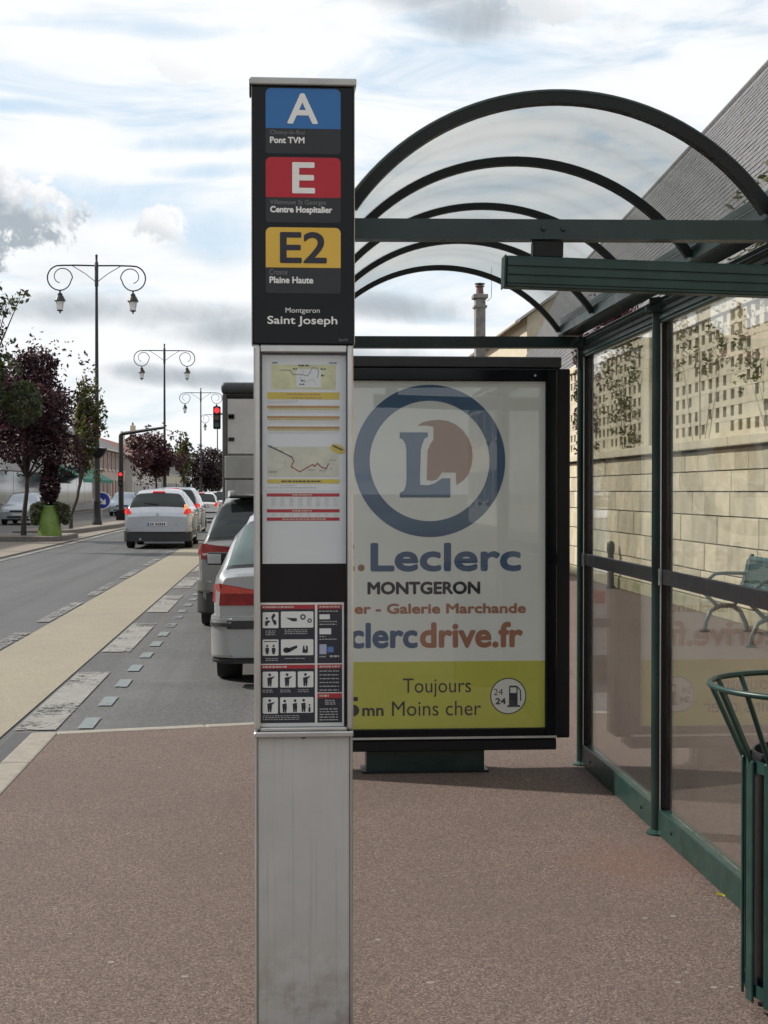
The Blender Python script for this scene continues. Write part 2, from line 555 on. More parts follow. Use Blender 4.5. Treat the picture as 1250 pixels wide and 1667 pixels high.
def fit_text(body, x0, x1, z0, z1, m, parent, y=0.0, bold=0.0, name='lettering', shear=0.0):
    """flat lettering facing -Y whose ink just fills the given box"""
    cu = bpy.data.curves.new(name, 'FONT')
    cu.body = body
    cu.size = 1.0
    cu.shear = shear
    cu.resolution_u = 4
    t = bpy.data.objects.new(name, cu)
    COL.objects.link(t)
    bpy.context.view_layer.update()
    me = bpy.data.meshes.new_from_object(t.evaluated_get(bpy.context.evaluated_depsgraph_get()))
    bpy.data.objects.remove(t); bpy.data.curves.remove(cu)
    xs = [v.co.x for v in me.vertices]; ys = [v.co.y for v in me.vertices]
    a, b, c, d = min(xs), max(xs), min(ys), max(ys)
    for v in me.vertices:
        v.co = (x0 + (v.co.x - a) / (b - a) * (x1 - x0), y, z0 + (v.co.y - c) / (d - c) * (z1 - z0))
    if bold > 0:     # heavier strokes: copies of the outline shifted all round
        d_ = bold * (z1 - z0)
        vs = [v.co.copy() for v in me.vertices]; fs = [tuple(p.vertices) for p in me.polygons]
        kx = 1 - 2 * d_ / (x1 - x0); kz = 1 - 2 * d_ / (z1 - z0)
        cx, cz = (x0 + x1) / 2, (z0 + z1) / 2
        V, F = [], []
        for i in range(9):
            a = 2 * pi * i / 8
            dx, dz = (d_ * cos(a), d_ * sin(a)) if i < 8 else (0, 0)
            n0 = len(V)
            V += [(cx + (v.x - cx) * kx + dx, v.y - 0.00003 * i, cz + (v.z - cz) * kz + dz) for v in vs]
            F += [tuple(q + n0 for q in f) for f in fs]
        bpy.data.meshes.remove(me)
        me = bpy.data.meshes.new(name)
        me.from_pydata(V, [], F)
    me.materials.clear(); me.materials.append(m)
    me.name = name
    o = link(name, me, parent)
    return o


def rrect(x0, x1, z0, z1, r, n=5, corners=(1, 1, 1, 1)):
    """outline of a rounded rectangle in x,z: corners bl, br, tr, tl"""
    pts = []
    for (cx, cz, a0, on, px, pz) in ((x0 + r, z0 + r, pi, corners[0], x0, z0), (x1 - r, z0 + r, 1.5 * pi, corners[1], x1, z0),
                                     (x1 - r, z1 - r, 0, corners[2], x1, z1), (x0 + r, z1 - r, 0.5 * pi, corners[3], x0, z1)):
        if on:
            pts += [(cx + r * cos(a0 + i * pi / 2 / n), cz + r * sin(a0 + i * pi / 2 / n)) for i in range(n + 1)]
        else:
            pts.append((px, pz))
    return pts


def flat(outline, y, m, parent, name, thick=0.0012):
    """thin sheet facing -Y, its front at y"""
    b = B()
    b.prism([(x, y, z) for x, z in outline], (0, thick, 0))
    return b.build(name, m, parent)


def copy_tree(o, parent=None):
    c = o.copy()
    COL.objects.link(c)
    c.parent = parent
    for ch in list(o.children):
        copy_tree(ch, c)
    return c

# ================================================================== GROUND
ZR = -0.10      # road level; the near pavement is z = 0
ROADM = tarmac('road_asphalt', (0.110, 0.112, 0.117), 0.40, 110, patch=(0.085, 0.087, 0.092), pf=0.6, streak=0.4)
BAYM = tarmac('bay_asphalt', (0.105, 0.106, 0.107), 0.55, 90, patch=(0.135, 0.135, 0.133), pf=0.55, streak=0.3)
PAVE = tarmac('red_brown_asphalt', (0.132, 0.094, 0.080), 0.60, 165, patch=(0.092, 0.067, 0.058), pf=0.5, spots=(0.24, 0.20, 0.175),
              light=(0.186, 0.140, 0.122), fresh=((1.40, 5.65), 0.42, (0.138, 0.076, 0.060)))
CREAM = tarmac('cream_resin', (0.275, 0.246, 0.185), 0.3, 110, patch=(0.205, 0.186, 0.148), pf=0.5)
BEIGE = tarmac('beige_pavement', (0.21, 0.182, 0.155), 0.14, 90, patch=(0.235, 0.205, 0.175), pf=0.5)
EARTH = mat('far_ground', (0.16, 0.15, 0.12), 0.95, var=0.3, vs=0.05, tint=(0.10, 0.12, 0.05), tf=0.6, ts=0.02)
WLINE = mat('road_paint', (0.21, 0.205, 0.19), 0.8, var=0.14, vs=9, bump=0.2, bs=120, tint=(0.14, 0.138, 0.135), tf=0.85, ts=2.6, worn=0.45)
WLINE2 = mat('worn_road_paint', (0.17, 0.169, 0.164), 0.85, var=0.2, vs=6, tint=(0.15, 0.15, 0.15), tf=0.85, ts=1.7, worn=0.6)
BLINE = mat('pale_blue_paint', (0.15, 0.175, 0.183), 0.8, var=0.12, vs=14, tint=(0.14, 0.15, 0.16), tf=0.8, ts=9.0, worn=0.45)


def sheet(name, pts, z, m, parent=None):
    b = B()
    b.quad([(x, y, z) for x, y in pts])
    return b.build(name, m, parent)


def rect(x0, x1, y0, y1):
    return [(x0, y0), (x1, y0), (x1, y1), (x0, y1)]


struct(sheet('ground', rect(-1500, 1500, -600, 3000), ZR - 0.03, EARTH))
struct(sheet('road', rect(-9.6, 1.30, -80, 420), ZR, ROADM))
struct(sheet('parking_bay', rect(-1.72, 1.20, 8.80, 120), ZR + 0.004, BAYM))
struct(sheet('cream_lane_strip', rect(-2.71, -1.765, -40, 200), ZR + 0.008, CREAM))
struct(sheet('side_road', rect(-14.0, -9.5, -80, 420), ZR - 0.012, tarmac('side_road_asphalt', (0.15, 0.147, 0.145), 0.25, 60, pf=0.5)))
# near pavement: a slab with its kerb stones
KX = -1.342
b = B()
b.prism([(x, y, -0.2) for x, y in [(KX, -40), (7.5, -40), (7.5, 130), (1.35, 130), (1.35, 9.50), (KX, 8.86)]], (0, 0, 0.2))
pav = struct(b.build('pavement', PAVE))


def kerb_run(parent, x0, x1, y0, y1, along, step, z0, z1, nmax=300):
    me = None
    t, end = (y0, y1) if along == 'y' else (x0, x1)
    B_ = B()
    ln = min(step, end - t)
    if along == 'y':
        B_.box(0, x1 - x0, 0.004, ln - 0.004, z0, z1, 0.012, seg=2)
    else:
        B_.box(0.004, ln - 0.004, 0, y1 - y0, z0, z1, 0.012, seg=2)
    me = B_.mesh('kerb_stone', KERB)
    while t < end - 0.05:
        link('kerb_stone', me, parent, (x0, t, 0) if along == 'y' else (t, y0, 0))
        t += step


kerb_run(pav, KX - 0.16, KX - 0.003, 0.0, 8.96, 'y', 0.994, -0.2, 0.004)
bend = B(); bend.box(0.004, 0.90, 0, 0.10, -0.2, 0.004, 0.012, seg=2)
bend = bend.mesh('kerb_stone', KERB)
SL = atan2(0.64, 2.692)
for i in range(3):
    o = link('kerb_stone', bend, pav, (KX + 0.9 * i * cos(SL), 8.864 + 0.9 * i * sin(SL), 0))
    o.rotation_euler = (0, 0, SL)
kerb_run(pav, 1.21, 1.346, 9.66, 45.0, 'y', 0.993, -0.2, 0.004)

# painted marks
marks = struct(bpy.data.objects.new('road_markings', None)); COL.objects.link(marks)
bd = B(); bd.quad([(0, 0, 0), (0.10, 0, 0), (0.10, 0.46, 0), (0, 0.46, 0)])
dash = bd.mesh('small_dash', BLINE)
for i in range(14):
    link('small_dash', dash, marks, (-1.33 + 0.004 * (i % 3), 9.64 + 1.016 * i, ZR + 0.012))
bd = B(); bd.quad([(0, 0, 0), (0.27, 0, 0), (0.27, 3.05, 0), (0, 3.05, 0)])
blk = bd.mesh('broad_dash', WLINE)
for i in range(8):
    link('broad_dash', blk, marks, (-1.73, 9.6 + 4.62 * i, ZR + 0.012))
bd = B(); bd.quad([(0, 0, 0), (0.16, 0, 0), (0.16, 3.0, 0), (0, 3.0, 0)])
wb = bd.mesh('worn_dash', WLINE2)
for i in range(12):
    link('worn_dash', wb, marks, (-2.895, 13.2 + 4.33 * i, ZR + 0.012))
sheet('edge_line', rect(-6.28, -6.12, -40, 260), ZR + 0.012, WLINE, marks)
sheet('joint_patch', rect(-1.70, -1.505, 8.1, 9.5), ZR + 0.012, tarmac('dark_patch', (0.085, 0.085, 0.09), 0.3, 120), marks)

# opposite pavement and planted islands
b = B(); b.box(-9.5, -6.45, -60, 330, -0.25, ZR + 0.03)
struct(b.build('beige_strip', BEIGE))
b = B(); b.box(-24, -13.9, -80, 420, -0.25, 0.02)
struct(b.build('far_pavement', BEIGE))
ISL = mat('island_soil', (0.20, 0.17, 0.13), 0.95, var=0.3, vs=4, bump=0.5, bs=20)
ISLK = mat('island_kerb', (0.15, 0.14, 0.13), 0.9, var=0.25, vs=8)


def island(pts):
    b = B(); b.prism([(x, y, -0.2) for x, y in pts], (0, 0, 0.27))
    o = struct(b.build('traffic_island', ISLK))
    cx = sum(p[0] for p in pts) / len(pts); cyy = sum(p[1] for p in pts) / len(pts)
    b = B(); b.prism([(cx + (x - cx) * 0.93, cyy + (y - cyy) * 0.96, 0.03) for x, y in pts], (0, 0, 0.05))
    b.build('soil_bed', BEIGE, o)
    return o


island([(-9.2, 44.6), (-6.8, 44.6), (-6.65, 45.2), (-6.65, 48.6), (-9.2, 48.6)])
island([(-9.2, 51), (-7.75, 51), (-7.3, 53), (-6.75, 61.5), (-6.8, 69), (-9.2, 69)])
island([(-9.2, 84), (-7.0, 84), (-6.8, 86), (-6.8, 200), (-9.2, 200)])
island([(-9.3, 34), (-8.3, 34), (-8.2, 42), (-9.3, 42)])

# ================================================================== BUS STOP PYLON
PY = 3.93


def make_pylon():
    fx = lambda px: onY(px, VPY, PY).x
    fz = lambda py: onY(490, py, PY).z
    ox = fx(493.5)
    t = thing('bus_stop_pylon', 'tall aluminium bus stop pylon with black sign, timetable case and bare lower panel', 'bus stop', (ox, PY, 0))
    X = lambda px: fx(px) - ox
    Z = lambda py: fz(py)
    # lower bare column with folded edges
    b = B(); b.box(X(419), X(569), 0.004, 0.055, 0.0, Z(1198), 0.004, seg=2)
    col = mat('pylon_lower_panel', (0.46, 0.465, 0.46), 0.5, 0.15, var=0.07, vs=5, bump=0.05, bs=4, tint=(0.38, 0.38, 0.37), tf=0.45, ts=2.2)
    nt = NT(col.node_tree)       # rain streaks and scuffing, darker towards marks
    p = nt.n['Principled BSDF']
    src = p.inputs['Base Color'].links[0].from_socket
    tc = nt.node('ShaderNodeTexCoord'); mp = nt.node('ShaderNodeMapping')
    nt.put(mp.inputs[0], tc.outputs['Object']); mp.inputs['Scale'].default_value = (60, 10, 0.9)
    f = nt.ramp(nt.noise(mp.outputs[0], 1.6, 4, 0.6), 0.54, 0.72)
    c1 = nt.mix(nt.math('MULTIPLY', f, 0.28), src, (0.20, 0.20, 0.19, 1))
    sp = nt.node('ShaderNodeSeparateXYZ'); nt.put(sp.inputs[0], tc.outputs['Object'])
    low = nt.math('SUBTRACT', 1.0, nt.ramp(sp.outputs[2], 0.05, 0.32))
    f2 = nt.math('MULTIPLY', nt.math('MULTIPLY', low, nt.ramp(nt.noise(tc.outputs['Object'], 9, 5, 0.65), 0.38, 0.62)), 0.6)
    c1 = nt.mix(f2, c1, (0.24, 0.19, 0.17, 1))
    nt.put(p.inputs['Base Color'], c1)
    b.build('lower_panel', col, t)
    for a, c in ((414, 418.6), (569.4, 574)):
        b = B(); b.box(X(a), X(c), 0.0, 0.058, 0.0, Z(1196), 0.003); b.build('edge_trim', ALUF, t)
    b = B(); b.box(X(416), X(572), 0.0, 0.056, -0.02, -0.001); b.build('base_plate', ALU, t)
    # dented foot of the panel and bolt
    b = B(); b.lathe([(0.0001, -0.006), (0.008, -0.004), (0.008, 0.006)], 12, 0, Z(1197.5) , 'y'); b.build('lock_bolt', BLACKM, t)
    # case body
    b = B(); b.box(X(418), X(570), 0.03, 0.07, Z(1192), Z(562)); b.build('case_body', BLACKM, t)
    # frame mitred: four bars each stepped
    fr = [(413, 423, 562, 1196), (565, 575, 562, 1196)]
    for a, c, q, r in fr:
        b = B(); b.box(X(a), X(c), -0.006, 0.06, Z(r - 8), Z(q), 0.003)
        b.box(X(a + (2 if a < 500 else 0.0)), X(c - (0 if a < 500 else 2)), -0.011, -0.006, Z(r - 12), Z(q + 3), 0.0015)
        b.build('frame_bar', ALUF, t)
    b = B(); b.box(X(423.2), X(564.8), -0.006, 0.06, Z(574), Z(562), 0.003); b.build('frame_bar', ALUF, t)
    b = B(); b.box(X(423.2), X(564.8), -0.006, 0.06, Z(1190), Z(1184.5), 0.002); b.build('frame_bar', ALUF, t)
    b = B(); b.box(X(413), X(575), -0.012, 0.05, Z(1199.5), Z(1190.4), 0.003); b.build('frame_bar', ALUF, t)
    # inner black back
    b = B(); b.box(X(423.4), X(564.6), 0.016, 0.029, Z(1184.3), Z(574.3)); b.build('back_board', BLACK, t)
    # upper sign box and cap
    b = B(); b.box(X(410.5), X(576.5), -0.004, 0.068, Z(561.4), Z(140.5), 0.004, seg=2); b.build('sign_box', BLACK, t)
    for a, c in ((409.6, 411), (576, 577.4)):
        b = B(); b.box(X(a), X(c), -0.0065, 0.066, Z(561), Z(141), 0.001); b.build('side_trim', ALUF, t)
    b = B(); b.box(X(408), X(580), -0.014, 0.078, Z(140), Z(128.5), 0.003, seg=2)
    b.build('top_cap', ALU, t)
    b = B(); b.box(X(406.5), X(409.5), -0.010, 0.02, Z(158), Z(131), 0.001); b.build('cap_hook', BLACKM, t)
    # line tiles
    fy = -0.0052
    for (zt, zm, zb, cm, letter, lb, lm, lines) in (
        (145, 210, 251, SBLUE, 'A', (468, 518, 153, 202.5), SWHITE, [('Choisy-le-Roi', 440, 496, 213, 222, SDIM), ('Pont TVM', 440, 496, 224, 234.5, SWHITE)]),
        (257, 322, 363, SRED, 'E', (476, 513, 265, 315.5), SWHITE, [('Villeneuve St Georges', 440, 531, 326, 336, SDIM), ('Centre Hospitalier', 440, 541, 336.5, 350, SWHITE)]),
        (371, 436, 478, SYEL, 'E2', (456, 532, 378, 429), PDARK, [('Crosne', 439, 468, 439, 448, SDIM), ('Plaine Haute', 439, 510, 451, 462, SWHITE)])):
        fl = flat(rrect(X(433), X(554.5), Z(zb), Z(zm), 0.008, corners=(1, 1, 0, 0)), fy, SGREY, t, 'destination_field', 0.001)
        tile = flat(rrect(X(433), X(554.5), Z(zm + 0.2), Z(zt), 0.014, corners=(0, 0, 1, 1)), fy - 0.0006, cm, t, 'line_tile', 0.0016)
        fit_text(letter, X(lb[0]), X(lb[1]), Z(lb[3]), Z(lb[2]), lm, tile, fy - 0.0012, 0.028)
        for s_, a, c, q, r, m in lines:
            fit_text(s_, X(a), X(c), Z(r), Z(q), m, fl, fy - 0.0006, 0.045 if m is SWHITE else 0.0)
    box_ = [o for o in t.children if o.name.startswith('sign_box')][0]
    fit_text('Montgeron', X(465), X(520.5), Z(512), Z(501.5), SWHITE, box_, fy - 0.0002, 0.0)
    fit_text('Saint Joseph', X(435.5), X(549), Z(532), Z(515), SWHITE, box_, fy - 0.0002, 0.02)
    fit_text('RATP', X(552), X(566), Z(555.5), Z(551.5), SDIM, box_, fy - 0.0002)
    # ---- timetable sheet
    sy = 0.0145
    sh = flat([(X(427), Z(918)), (X(563.5), Z(918)), (X(563.5), Z(577.5)), (X(427), Z(577.5))], sy, PAPER, t, 'timetable_sheet')
    y1 = sy - 0.0006

    def bar(x0, x1, q, r, m, name='printed_band', y=y1):
        return flat([(X(x0), Z(r)), (X(x1), Z(r)), (X(x1), Z(q)), (X(x0), Z(q))], y, m, sh, name, 0.0005)

    def strokes(path, w, m, name, par=sh, y=y1 - 0.0004):
        b = B()
        for p, q in zip(path, path[1:]):
            a = Vector((X(p[0]), 0, Z(p[1]))); c = Vector((X(q[0]), 0, Z(q[1])))
            d = (c - a).normalized(); n = Vector((-d.z, 0, d.x)) * w
            b.quad([(v.x, y, v.z) for v in (a - n - d * w, c - n + d * w, c + n + d * w, a + n - d * w)])
        return b.build(name, m, par)

    def dashes(rows, m, name='printed_text_lines', par=sh, y=y1 - 0.0004):
        b = B()
        for (x0, x1, q, r, lo, hi) in rows:
            x = x0
            while x < x1:
                w = random.uniform(lo, hi)
                b.quad([(X(x), y, Z(r)), (X(min(x + w, x1)), y, Z(r)), (X(min(x + w, x1)), y, Z(q)), (X(x), y, Z(q))])
                x += w + random.uniform(0.8, 1.8)
        o = b.build(name, m, par)
        o['kind'] = 'stuff'
        return o

    bar(442, 547, 593, 633, PPALE, 'printed_map')
    bar(482, 523, 600, 630, PAPER, 'printed_map_centre', y1 - 0.0003)
    strokes([(457, 602), (472, 602), (477, 609), (490, 609), (500, 611), (505, 606), (508, 598), (515, 598), (519, 604), (517, 614)], 0.0011, PGREY, 'printed_route', y=y1 - 0.0007)
    strokes([(490, 601), (495, 604), (488, 615), (498, 622), (510, 616), (515, 626)], 0.0006, PLGREY, 'printed_route', y=y1 - 0.0007)
    strokes([(533, 600), (542, 606), (536, 614), (544, 622)], 0.0005, PLGREY, 'printed_route', y=y1 - 0.0007)
    dashes([(443, 452, 589, 591, 2, 4), (536, 548, 589, 591, 2, 4), (486, 504, 593, 595.5, 3, 6), (477, 484, 599, 601, 2, 4), (522, 532, 599, 601, 3, 5), (523, 528, 609, 612, 2, 4), (490, 496, 618, 620.5, 2, 3), (488, 497, 624, 626, 2, 4)], PDARK, y=y1 - 0.0007)
    bar(435, 553, 638, 649.5, PYEL)
    dashes([(468, 522, 640.5, 642.5, 2, 6), (475, 525, 646, 648, 2, 6)], POCHRE)
    dashes([(436, 486, 652, 653.5, 1, 4), (436, 478, 655, 656, 1, 4)], PLGREY)
    for q in (660, 677, 694):
        bar(435, 553, q, q + 3.6, POCHRE)
        bar(435, 553, q + 3.8, q + 7.2, PYEL if q == 0 else PPALE)
        dashes([(438, 552, q + 4.6, q + 6.2, 1.5, 2.5)], POCHRE)
        dashes([(438, 552, q + 8.6, q + 9.3, 1.5, 3), (438, 552, q + 10.6, q + 11.3, 1.5, 3)], PLGREY)
    bar(435, 552, 727, 776, PBEIGE, 'printed_map')
    strokes([(437, 726), (455, 734), (475, 744), (478, 750), (474, 760), (488, 768), (509, 756), (512, 759), (517, 754), (523, 760), (531, 763), (535, 755)], 0.0014, PDARK, 'printed_route', y=y1 - 0.0006)
    strokes([(476, 746), (478, 750), (474, 760), (488, 768), (509, 756), (512, 759), (517, 754), (523, 760), (531, 763), (535, 755)], 0.0010, PRED, 'printed_route', y=y1 - 0.0010)
    strokes([(455, 755), (466, 750), (462, 762), (448, 768)], 0.0006, PLGREY, 'printed_route', y=y1 - 0.0006)
    dashes([(436, 443, 724.5, 727.5, 3, 6), (444, 451, 728, 731, 3, 5), (454, 460, 733, 735, 2, 4), (536, 547, 748, 750, 2, 5), (538, 542, 762, 764, 2, 4), (503, 512, 764, 766, 2, 4), (520, 530, 765, 767, 2, 4), (437, 450, 766, 770, 2, 3)], PGREY, y=y1 - 0.0006)
    b = B()
    pts = []
    for i in range(20):
        a = 2 * pi * i / 20
        u, v = 12.5 * cos(a), 7.2 * sin(a)
        pts.append((X(550 + u * 0.94 - v * 0.30), y1 - 0.0008, Z(730.5 + u * 0.36 + v * 0.94)))
    b.prism(pts, (0, 0.0005, 0)); b.build('printed_badge', PYEL, sh)
    strokes([(543, 725.5), (557, 732)], 0.0022, PDARK, 'printed_badge_text', y=y1 - 0.0012)
    bar(435, 553, 780, 787, PYEL)
    dashes([(458, 523, 782.3, 784.8, 2, 6)], PDARK)
    dashes([(436, 515, 793, 794.5, 2, 6), (455, 480, 789.5, 790.6, 2, 5)], PLGREY)
    dashes([(430, 556, 799, 799.8, 5, 9)], PLGREY)
    for q in (803, 829, 842.5):
        bar(434, 553, q, q + 5.4, PRED)
        dashes([(476 if q != 842.5 else 460, 508 if q != 842.5 else 530, q + 1.8, q + 3.6, 2, 5)], PBEIGE)
    dashes([(442 + 14.5 * i, 449 + 14.5 * i, 810 + 2.6 * j, 811.2 + 2.6 * j, 1.5, 2.5) for i in range(8) for j in range(6)], PLGREY)
    dashes([(442 + 14.5 * i, 449 + 14.5 * i, 836.2 + 2.4 * j, 837.3 + 2.4 * j, 1.5, 2.5) for i in range(8) for j in range(2)], PLGREY)
    # ---- safety notice sheet
    no = flat([(X(422.8), Z(1184)), (X(560), Z(1184)), (X(560), Z(981.5)), (X(422.8), Z(981.5))], 0.0138, WHITE, t, 'notice_sheet')
    ny = 0.0138 - 0.0006

    def nbar(x0, x1, q, r, m, name, y=ny, rad=0.0):
        o = rrect(X(x0), X(x1), Z(r), Z(q), rad) if rad else [(X(x0), Z(r)), (X(x1), Z(r)), (X(x1), Z(q)), (X(x0), Z(q))]
        return flat(o, y, m, no, name, 0.0004)

    nbar(423.9, 512.5, 986, 1081, PDARK, 'notice_field'); nbar(516.5, 557, 986, 1081, PDARK, 'notice_field')
    nbar(423.9, 512.5, 1083.5, 1178, PDARK, 'notice_field'); nbar(516.5, 557, 1083.5, 1128.5, PDARK, 'notice_field'); nbar(516.5, 557, 1131, 1178, PDARK, 'notice_field')
    for a in ((423.9, 512.5, 985, 992), (516.5, 557, 985, 992), (423.9, 512.5, 1083, 1089.5), (516.5, 557, 1083, 1089.5), (516.5, 557, 1130, 1138)):
        nbar(*a, PRED, 'notice_heading', ny - 0.0005)
    dashes([(427, 478, 987.3, 990, 2, 5), (520, 553, 987.3, 989.8, 2, 5), (427, 467, 1085, 1087.6, 2, 5), (520, 553, 1085, 1087.6, 2, 5), (520, 535, 1132.5, 1135.5, 2, 5)], PBEIGE, 'printed_text_lines', no, ny - 0.0010)
    tiles = [(427, 453, 997, 1023), (457, 510, 996, 1022.5), (427, 453, 1041.5, 1068), (457, 510, 1041.5, 1067.5),
             (427, 452, 1094, 1120), (455.5, 481, 1094, 1120), (484.5, 510, 1094, 1120), (427, 452, 1136, 1162.5), (455.5, 510, 1136, 1161.5)]
    for a in tiles:
        nbar(*a, WHITE, 'pictogram_tile', ny - 0.0006, 0.003)
    nbar(520, 537, 1001, 1009, WHITE, 'notice_box', ny - 0.0006); nbar(520, 539, 1024, 1033.5, WHITE, 'notice_box', ny - 0.0006)
    nbar(520, 531.5, 1050, 1066, mat('print_lilac', (0.45, 0.47, 0.66), 0.5), 'notice_box', ny - 0.0006)
    nbar(533, 543, 1054, 1063, mat('print_mid_blue', (0.10, 0.20, 0.5), 0.5), 'notice_box', ny - 0.0006)
    rows = [(519, 551, 995, 996.6, 2, 6), (520, 550, 1012, 1013.4, 2, 6), (520, 548, 1016.5, 1018, 2, 6), (520, 530, 1036.5, 1038, 2, 5), (520, 548, 1041, 1042.3, 2, 5), (520, 530, 1069, 1071, 2, 4), (537, 552, 1068, 1071, 3, 7)]
    rows += [(432, 448, 1027 + 3 * j, 1028.2 + 3 * j, 2, 5) for j in range(3)] + [(463, 500, 1025.5 + 3 * j, 1026.7 + 3 * j, 2, 5) for j in range(3)]
    rows += [(432, 452, 1072 + 3 * j, 1073.1 + 3 * j, 2, 5) for j in range(2)] + [(463, 496, 1072, 1073.1, 2, 5)]
    rows += [(x, x + 17, 1123.5 + 3 * j, 1124.6 + 3 * j, 2, 5) for x in (427, 456, 485) for j in range(2)] + [(x, x + 30, 1165.5 + 3 * j, 1166.6 + 3 * j, 2, 5) for x in (427, 457) for j in range(3)]
    rows += [(520, 552, 1093 + 6.2 * j, 1094.4 + 6.2 * j, 3, 7) for j in range(6)] + [(520, 550, 1155 + 4.4 * j, 1156.5 + 4.4 * j, 3, 7) for j in range(5)] + [(529, 546, 1141 + 3 * j, 1142.3 + 3 * j, 3, 7) for j in range(3)]
    dashes(rows, PLGREY, 'printed_text_lines', no, ny - 0.0012)
    pb = B()
    py_ = ny - 0.0013

    def done():
        nonlocal pb
        pb.build('pictogram', PDARK, no); pb = B()

    def disc(cx, cyy, rx, ry=None):
        ry = ry or rx
        pb.quad([(X(cx + rx * cos(2 * pi * i / 12)), py_, Z(cyy + ry * sin(2 * pi * i / 12))) for i in range(12)])

    def poly(*pts):
        pb.quad([(X(a), py_, Z(c)) for a, c in pts])

    def figure(cx, top, arm=True):
        disc(cx, top + 3, 2.3)
        poly((cx - 4, top + 8), (cx + 3, top + 6.5), (cx + 3.6, top + 14), (cx + 2.6, top + 22), (cx + 0.4, top + 22), (cx, top + 16), (cx - 0.6, top + 22), (cx - 3, top + 22), (cx - 3.6, top + 14))
        if arm:
            poly((cx + 2.6, top + 7.4), (cx + 7.5, top + 5), (cx + 7.9, top + 6.4), (cx + 3, top + 11))
    for cx, tp in ((438.5, 1096), (467, 1096), (497, 1096), (438.5, 1138)):
        figure(cx, tp); done()
    for cx, tp in ((463, 1139), (480, 1138.5), (494, 1138)):
        figure(cx, tp, False); done()
    disc(503.5, 1149, 1.6); poly((502, 1152), (505, 1152), (505.3, 1160), (501.7, 1160)); done()
    disc(434, 1007, 2); poly((431, 1012), (436, 1010), (440, 1012), (436, 1015), (435, 1019), (431, 1019)); done()
    poly((444, 1000), (447, 999), (448, 1003), (444, 1008), (449, 1011), (450, 1017), (446, 1018), (443, 1011), (441, 1005)); done()
    poly((465, 1006), (483, 1007), (483, 1012), (476, 1012)); done()
    for c, r in (((493, 1005), 4.6), ((504, 1011), 3.6)):
        for j in range(14):
            a0, a1 = 2 * pi * j / 14, 2 * pi * (j + 1) / 14
            poly((c[0] + r * cos(a0), c[1] + r * sin(a0)), (c[0] + r * cos(a1), c[1] + r * sin(a1)), (c[0] + r * .5 * cos(a1), c[1] + r * .5 * sin(a1)), (c[0] + r * .5 * cos(a0), c[1] + r * .5 * sin(a0)))
        done()
    for cx in (434.5, 445):
        disc(cx, 1052, 1.8); poly((cx - 3, 1055), (cx + 3, 1055), (cx + 3, 1062), (cx - 3, 1062)); disc(cx, 1063.5, 2.2); done()
    poly((429, 1044), (451, 1044), (451, 1045.4), (429, 1045.4)); done()
    disc(466, 1059, 5.5, 4.6); poly((466, 1057), (483, 1051), (484, 1055), (470, 1063)); done()
    poly((492, 1063), (493, 1053), (495, 1051), (496, 1058), (498, 1058), (498, 1051), (501, 1053), (501, 1063), (497, 1064))
    done()
    poly_glass = flat([(X(423.3), Z(1184.4)), (X(564.7), Z(1184.4)), (X(564.7), Z(574.2)), (X(423.3), Z(574.2))], 0.001, glass('case_glass', (0.97, 0.98, 0.98), 0.015, 0.0, 0.006), t, 'case_window', 0.003)
    return t


make_pylon()

# ================================================================== BUS SHELTER
SY0, SY1, SY2 = 4.36, 6.12, 7.70      # post lines
SXR = 1.585                            # right post line


